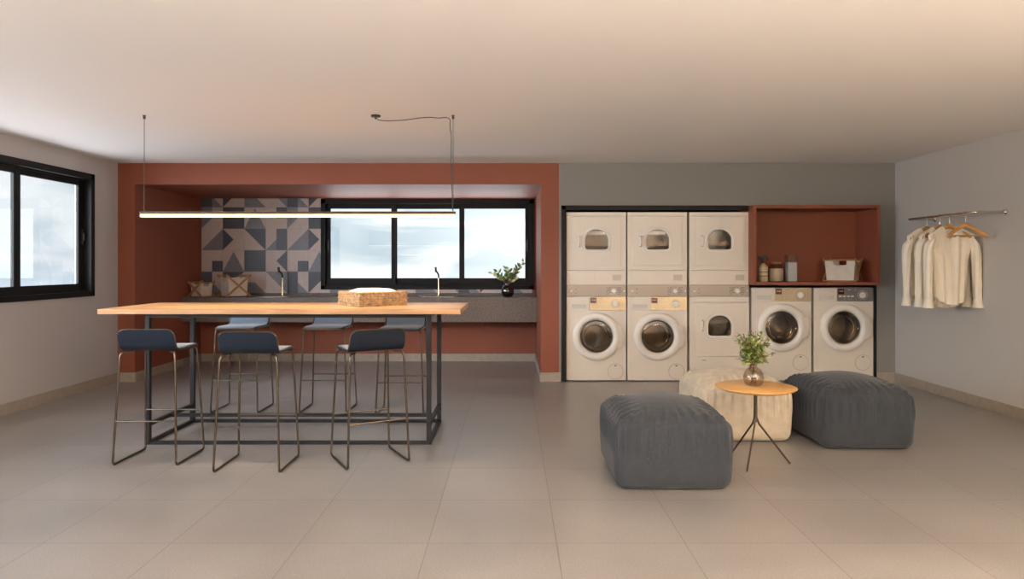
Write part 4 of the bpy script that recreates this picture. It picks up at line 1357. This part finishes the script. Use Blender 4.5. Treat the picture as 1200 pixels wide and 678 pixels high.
# ------------------------------------------------------------------ clothes rail, hangers, shirts
RX, RZ = 3.985, 1.755
RY0, RY1 = 6.04, 7.04
t = thing('clothes_rail', 'chrome clothes rail fixed to the right wall', 'clothes rail', (XR, (RY0 + RY1) / 2, RZ))
yc = (RY0 + RY1) / 2
MB().tube(fillet([(-0.012, RY0 - yc, 0), (RX - XR, RY0 - yc, 0), (RX - XR, RY1 - yc, 0), (-0.012, RY1 - yc, 0)], 0.04), 0.0115, 16).build('rail', M['chrome'], t)
for y in (RY0, RY1):
    MB().lathe([(0.026, 0), (0.026, -0.006), (0.018, -0.014), (0.013, -0.022)], 24, 'X', c=(0, y - yc, 0), cap0=True, cap1=True).build('wall_flange', M['chrome'], t)
def make_hanger(label):
    t = thing('clothes_hanger', label, 'hanger', (0, 0, 0), 0, 'wooden hangers on the rail')
    # arms: flat curved wood, local x across, z below the rail axis (rail at z = 0)
    def sec(x):
        a = abs(x) / 0.213
        zc = -0.100 - 0.112 * (a ** 1.15)
        hgt = 0.021 - 0.004 * a
        yoff = -0.030 * a * a
        return zc, hgt, yoff
    loops = []
    n = 30
    for i in range(n + 1):
        x = -0.213 + 0.426 * i / n
        zc, h_, yo = sec(x)
        a = abs(x) / 0.213
        thk = 0.008 + 0.009 * a ** 3
        end = 1.0 if 0.5 < i < n - 0.5 else 0.4
        lp = []
        for k_ in range(12):
            an = 2 * PI * k_ / 12
            lp.append((x, yo + thk * math.cos(an) * end, zc + h_ * math.sin(an) * end))
        loops.append(lp)
    MB().loft(loops, cap0=True, cap1=True).build('wooden_arms', M['hanger_wood'], t, angle=60)
    MB().tube([(-0.185, -0.022, -0.200), (0.185, -0.022, -0.200)], 0.0055, 10).build('trouser_bar', M['hanger_wood'], t)
    pts = [(0, 0, -0.095), (0, 0, -0.045)]
    for i in range(13):
        a = -PI / 2 + (-1.0) * 0 + PI * 1.25 * i / 12
        pts.append((0.0185 * math.cos(a), 0, -0.002 + 0.0185 * math.sin(a)))
    pts = [(0, 0, -0.095), (0, 0, -0.030)] + [(0.0155 * math.cos(a), 0, 0.0155 * math.sin(a)) for a in [-PI / 2 + 0.6 + (PI * 1.30) * i / 12 for i in range(13)]]
    MB().tube(pts, 0.002, 8).build('hook', M['chrome'], t)
    return t
HY = [6.72, 6.52, 6.376, 6.146]
hl = ['wooden hanger holding the shirt nearest the corner', 'wooden hanger holding the middle shirt', 'wooden hanger holding the shirt in front', 'empty wooden hanger at the near end of the row']
h0 = make_hanger(hl[0])
for i, y in enumerate(HY):
    o = h0 if i == 0 else dup(h0)
    o['label'] = hl[i]
    o.location = (RX, y, RZ)
    if i < 3: o.scale = (0.86, 1, 1)
    o.rotation_euler = (0, 0, [0.0, 0.05, -0.06, 0.04][i])

def make_shirt(label, x, y, seed):
    rnd = random.Random(seed)
    ph = [rnd.uniform(0, 6.28) for _ in range(6)]
    t = thing('hanging_shirt', label, 'shirt', (x, y, RZ), 0, 'cream shirts on the rail')
    b = MB()
    na, nv = 96, 40
    def top(xx, front):
        a = min(1, abs(xx) / 0.205)
        z = -0.074 - 0.112 * a ** 1.15
        if front and abs(xx) < 0.062: z -= (0.062 - abs(xx)) * 2.5
        elif abs(xx) < 0.06: z -= 0.012
        return z
    def hem(xx, front):
        a = min(1, abs(xx) / 0.17)
        return (-0.815 if front else -0.850) + 0.13 * a ** 3
    def pt(i, j):
        v = j / nv
        a = 2 * PI * i / na
        ca, sa = math.cos(a), math.sin(a)
        front = sa < 0
        wid = 0.212 - 0.040 * min(1, v * 2.2) - 0.034 * v
        thk = 0.016 + 0.040 * min(1, v * 2.5)
        xx = math.copysign(abs(ca) ** 0.85, ca) * wid
        zt, zh = top(math.copysign(abs(ca) ** 0.85, ca) * 0.205, front), hem(xx, front)
        z = zt + (zh - zt) * v
        pl = 0.011 * min(1, v * 2.2) * (math.sin(9 * a + ph[0] + 0.8 * v) + 0.6 * math.sin(15 * a + ph[1] - v))
        yy = sa * thk + (pl * (0.4 + 0.6 * abs(sa))) * (1 if sa > 0 else -1) - 0.030 * (abs(xx) / 0.2) ** 2 * (1 - v)
        return (xx, yy, z)
    vs = [pt(i, j) for j in range(nv + 1) for i in range(na)]
    fs = [(j * na + i, j * na + (i + 1) % na, (j + 1) * na + (i + 1) % na, (j + 1) * na + i) for j in range(nv) for i in range(na)]
    b.add(vs, fs)
    b.build('torso', M['shirt'], t, angle=85)
    for s in (-1, 1):
        flare = 0.035 if s > 0 else 0.0
        def sleeve_axis(v):
            return (s * (0.170 + 0.044 * min(1, v * 4) ** 0.6 + flare * v), -0.030 + 0.016 * v - (0.022 if s < 0 else 0) * v, -0.195 - 0.570 * v)
        sl = []
        n = 30
        for j in range(n + 1):
            v = j / n
            ax_, ay_, az_ = sleeve_axis(v)
            grow = min(1, 0.25 + v / 0.10) if v < 0.1 else 1.0
            r = (0.047 - 0.013 * v) * grow
            lp = []
            for k_ in range(28):
                a = 2 * PI * k_ / 28
                rr = r * (1 + 0.09 * math.sin(4 * a + ph[2] + 3 * v) + 0.06 * math.sin(7 * a + ph[3] + 6 * v) + 0.03 * math.sin(30 * v + ph[4]))
                dz = 0.030 * -s * math.cos(a) * max(0, 1 - v / 0.16)
                lp.append((ax_ + rr * math.cos(a) * 0.82, ay_ + rr * math.sin(a) * 1.1, az_ + dz))
            sl.append(lp)
        so = MB().loft(sl, cap0=True).build('sleeve', M['shirt'], t, angle=85)
        cu = []
        cx1, cy1, cz1 = sleeve_axis(1.0)
        for (dz, r) in ((0.004, 0.034), (-0.002, 0.040), (-0.04, 0.046), (-0.080, 0.056), (-0.080, 0.052), (-0.03, 0.042)):
            cu.append([(cx1 + r * math.cos(2 * PI * k_ / 28) * 0.80, cy1 + r * math.sin(2 * PI * k_ / 28) * 1.05, cz1 + dz) for k_ in range(28)])
        MB().loft(cu).build('cuff', M['shirt'], so, angle=60)
    # button band and collar stand
    pk = MB()
    rows = []
    for j in range(25):
        v = j / 24
        z = -0.225 + (-0.80 + 0.225) * v
        rows.append((z, v))
    vs = []
    for z, v in rows:
        thk = 0.016 + 0.040 * min(1, v * 2.5)
        pl = 0.011 * min(1, v * 2.2) * (math.sin(9 * 1.5 * PI + ph[0] + 0.8 * v) + 0.6 * math.sin(15 * 1.5 * PI + ph[1] - v))
        y_ = -thk - pl - 0.006
        vs += [(-0.012, y_, z), (0.012, y_, z), (0.012, y_ + 0.004, z), (-0.012, y_ + 0.004, z)]
    fs = []
    for j in range(24):
        for k_ in range(4): fs.append((j * 4 + k_, j * 4 + (k_ + 1) % 4, (j + 1) * 4 + (k_ + 1) % 4, (j + 1) * 4 + k_))
    fs += [(0, 1, 2, 3), (99, 98, 97, 96)]
    pk.add(vs, fs)
    pk.build('button_band', M['shirt'], t, smooth=False)
    return t
make_shirt('cream shirt hanging furthest along the rail, nearest the corner', RX, HY[0], 1)
make_shirt('cream shirt hanging in the middle of the three', RX, HY[1], 2)
make_shirt('cream long-sleeved shirt hanging at the front, fully visible', RX, HY[2], 3)
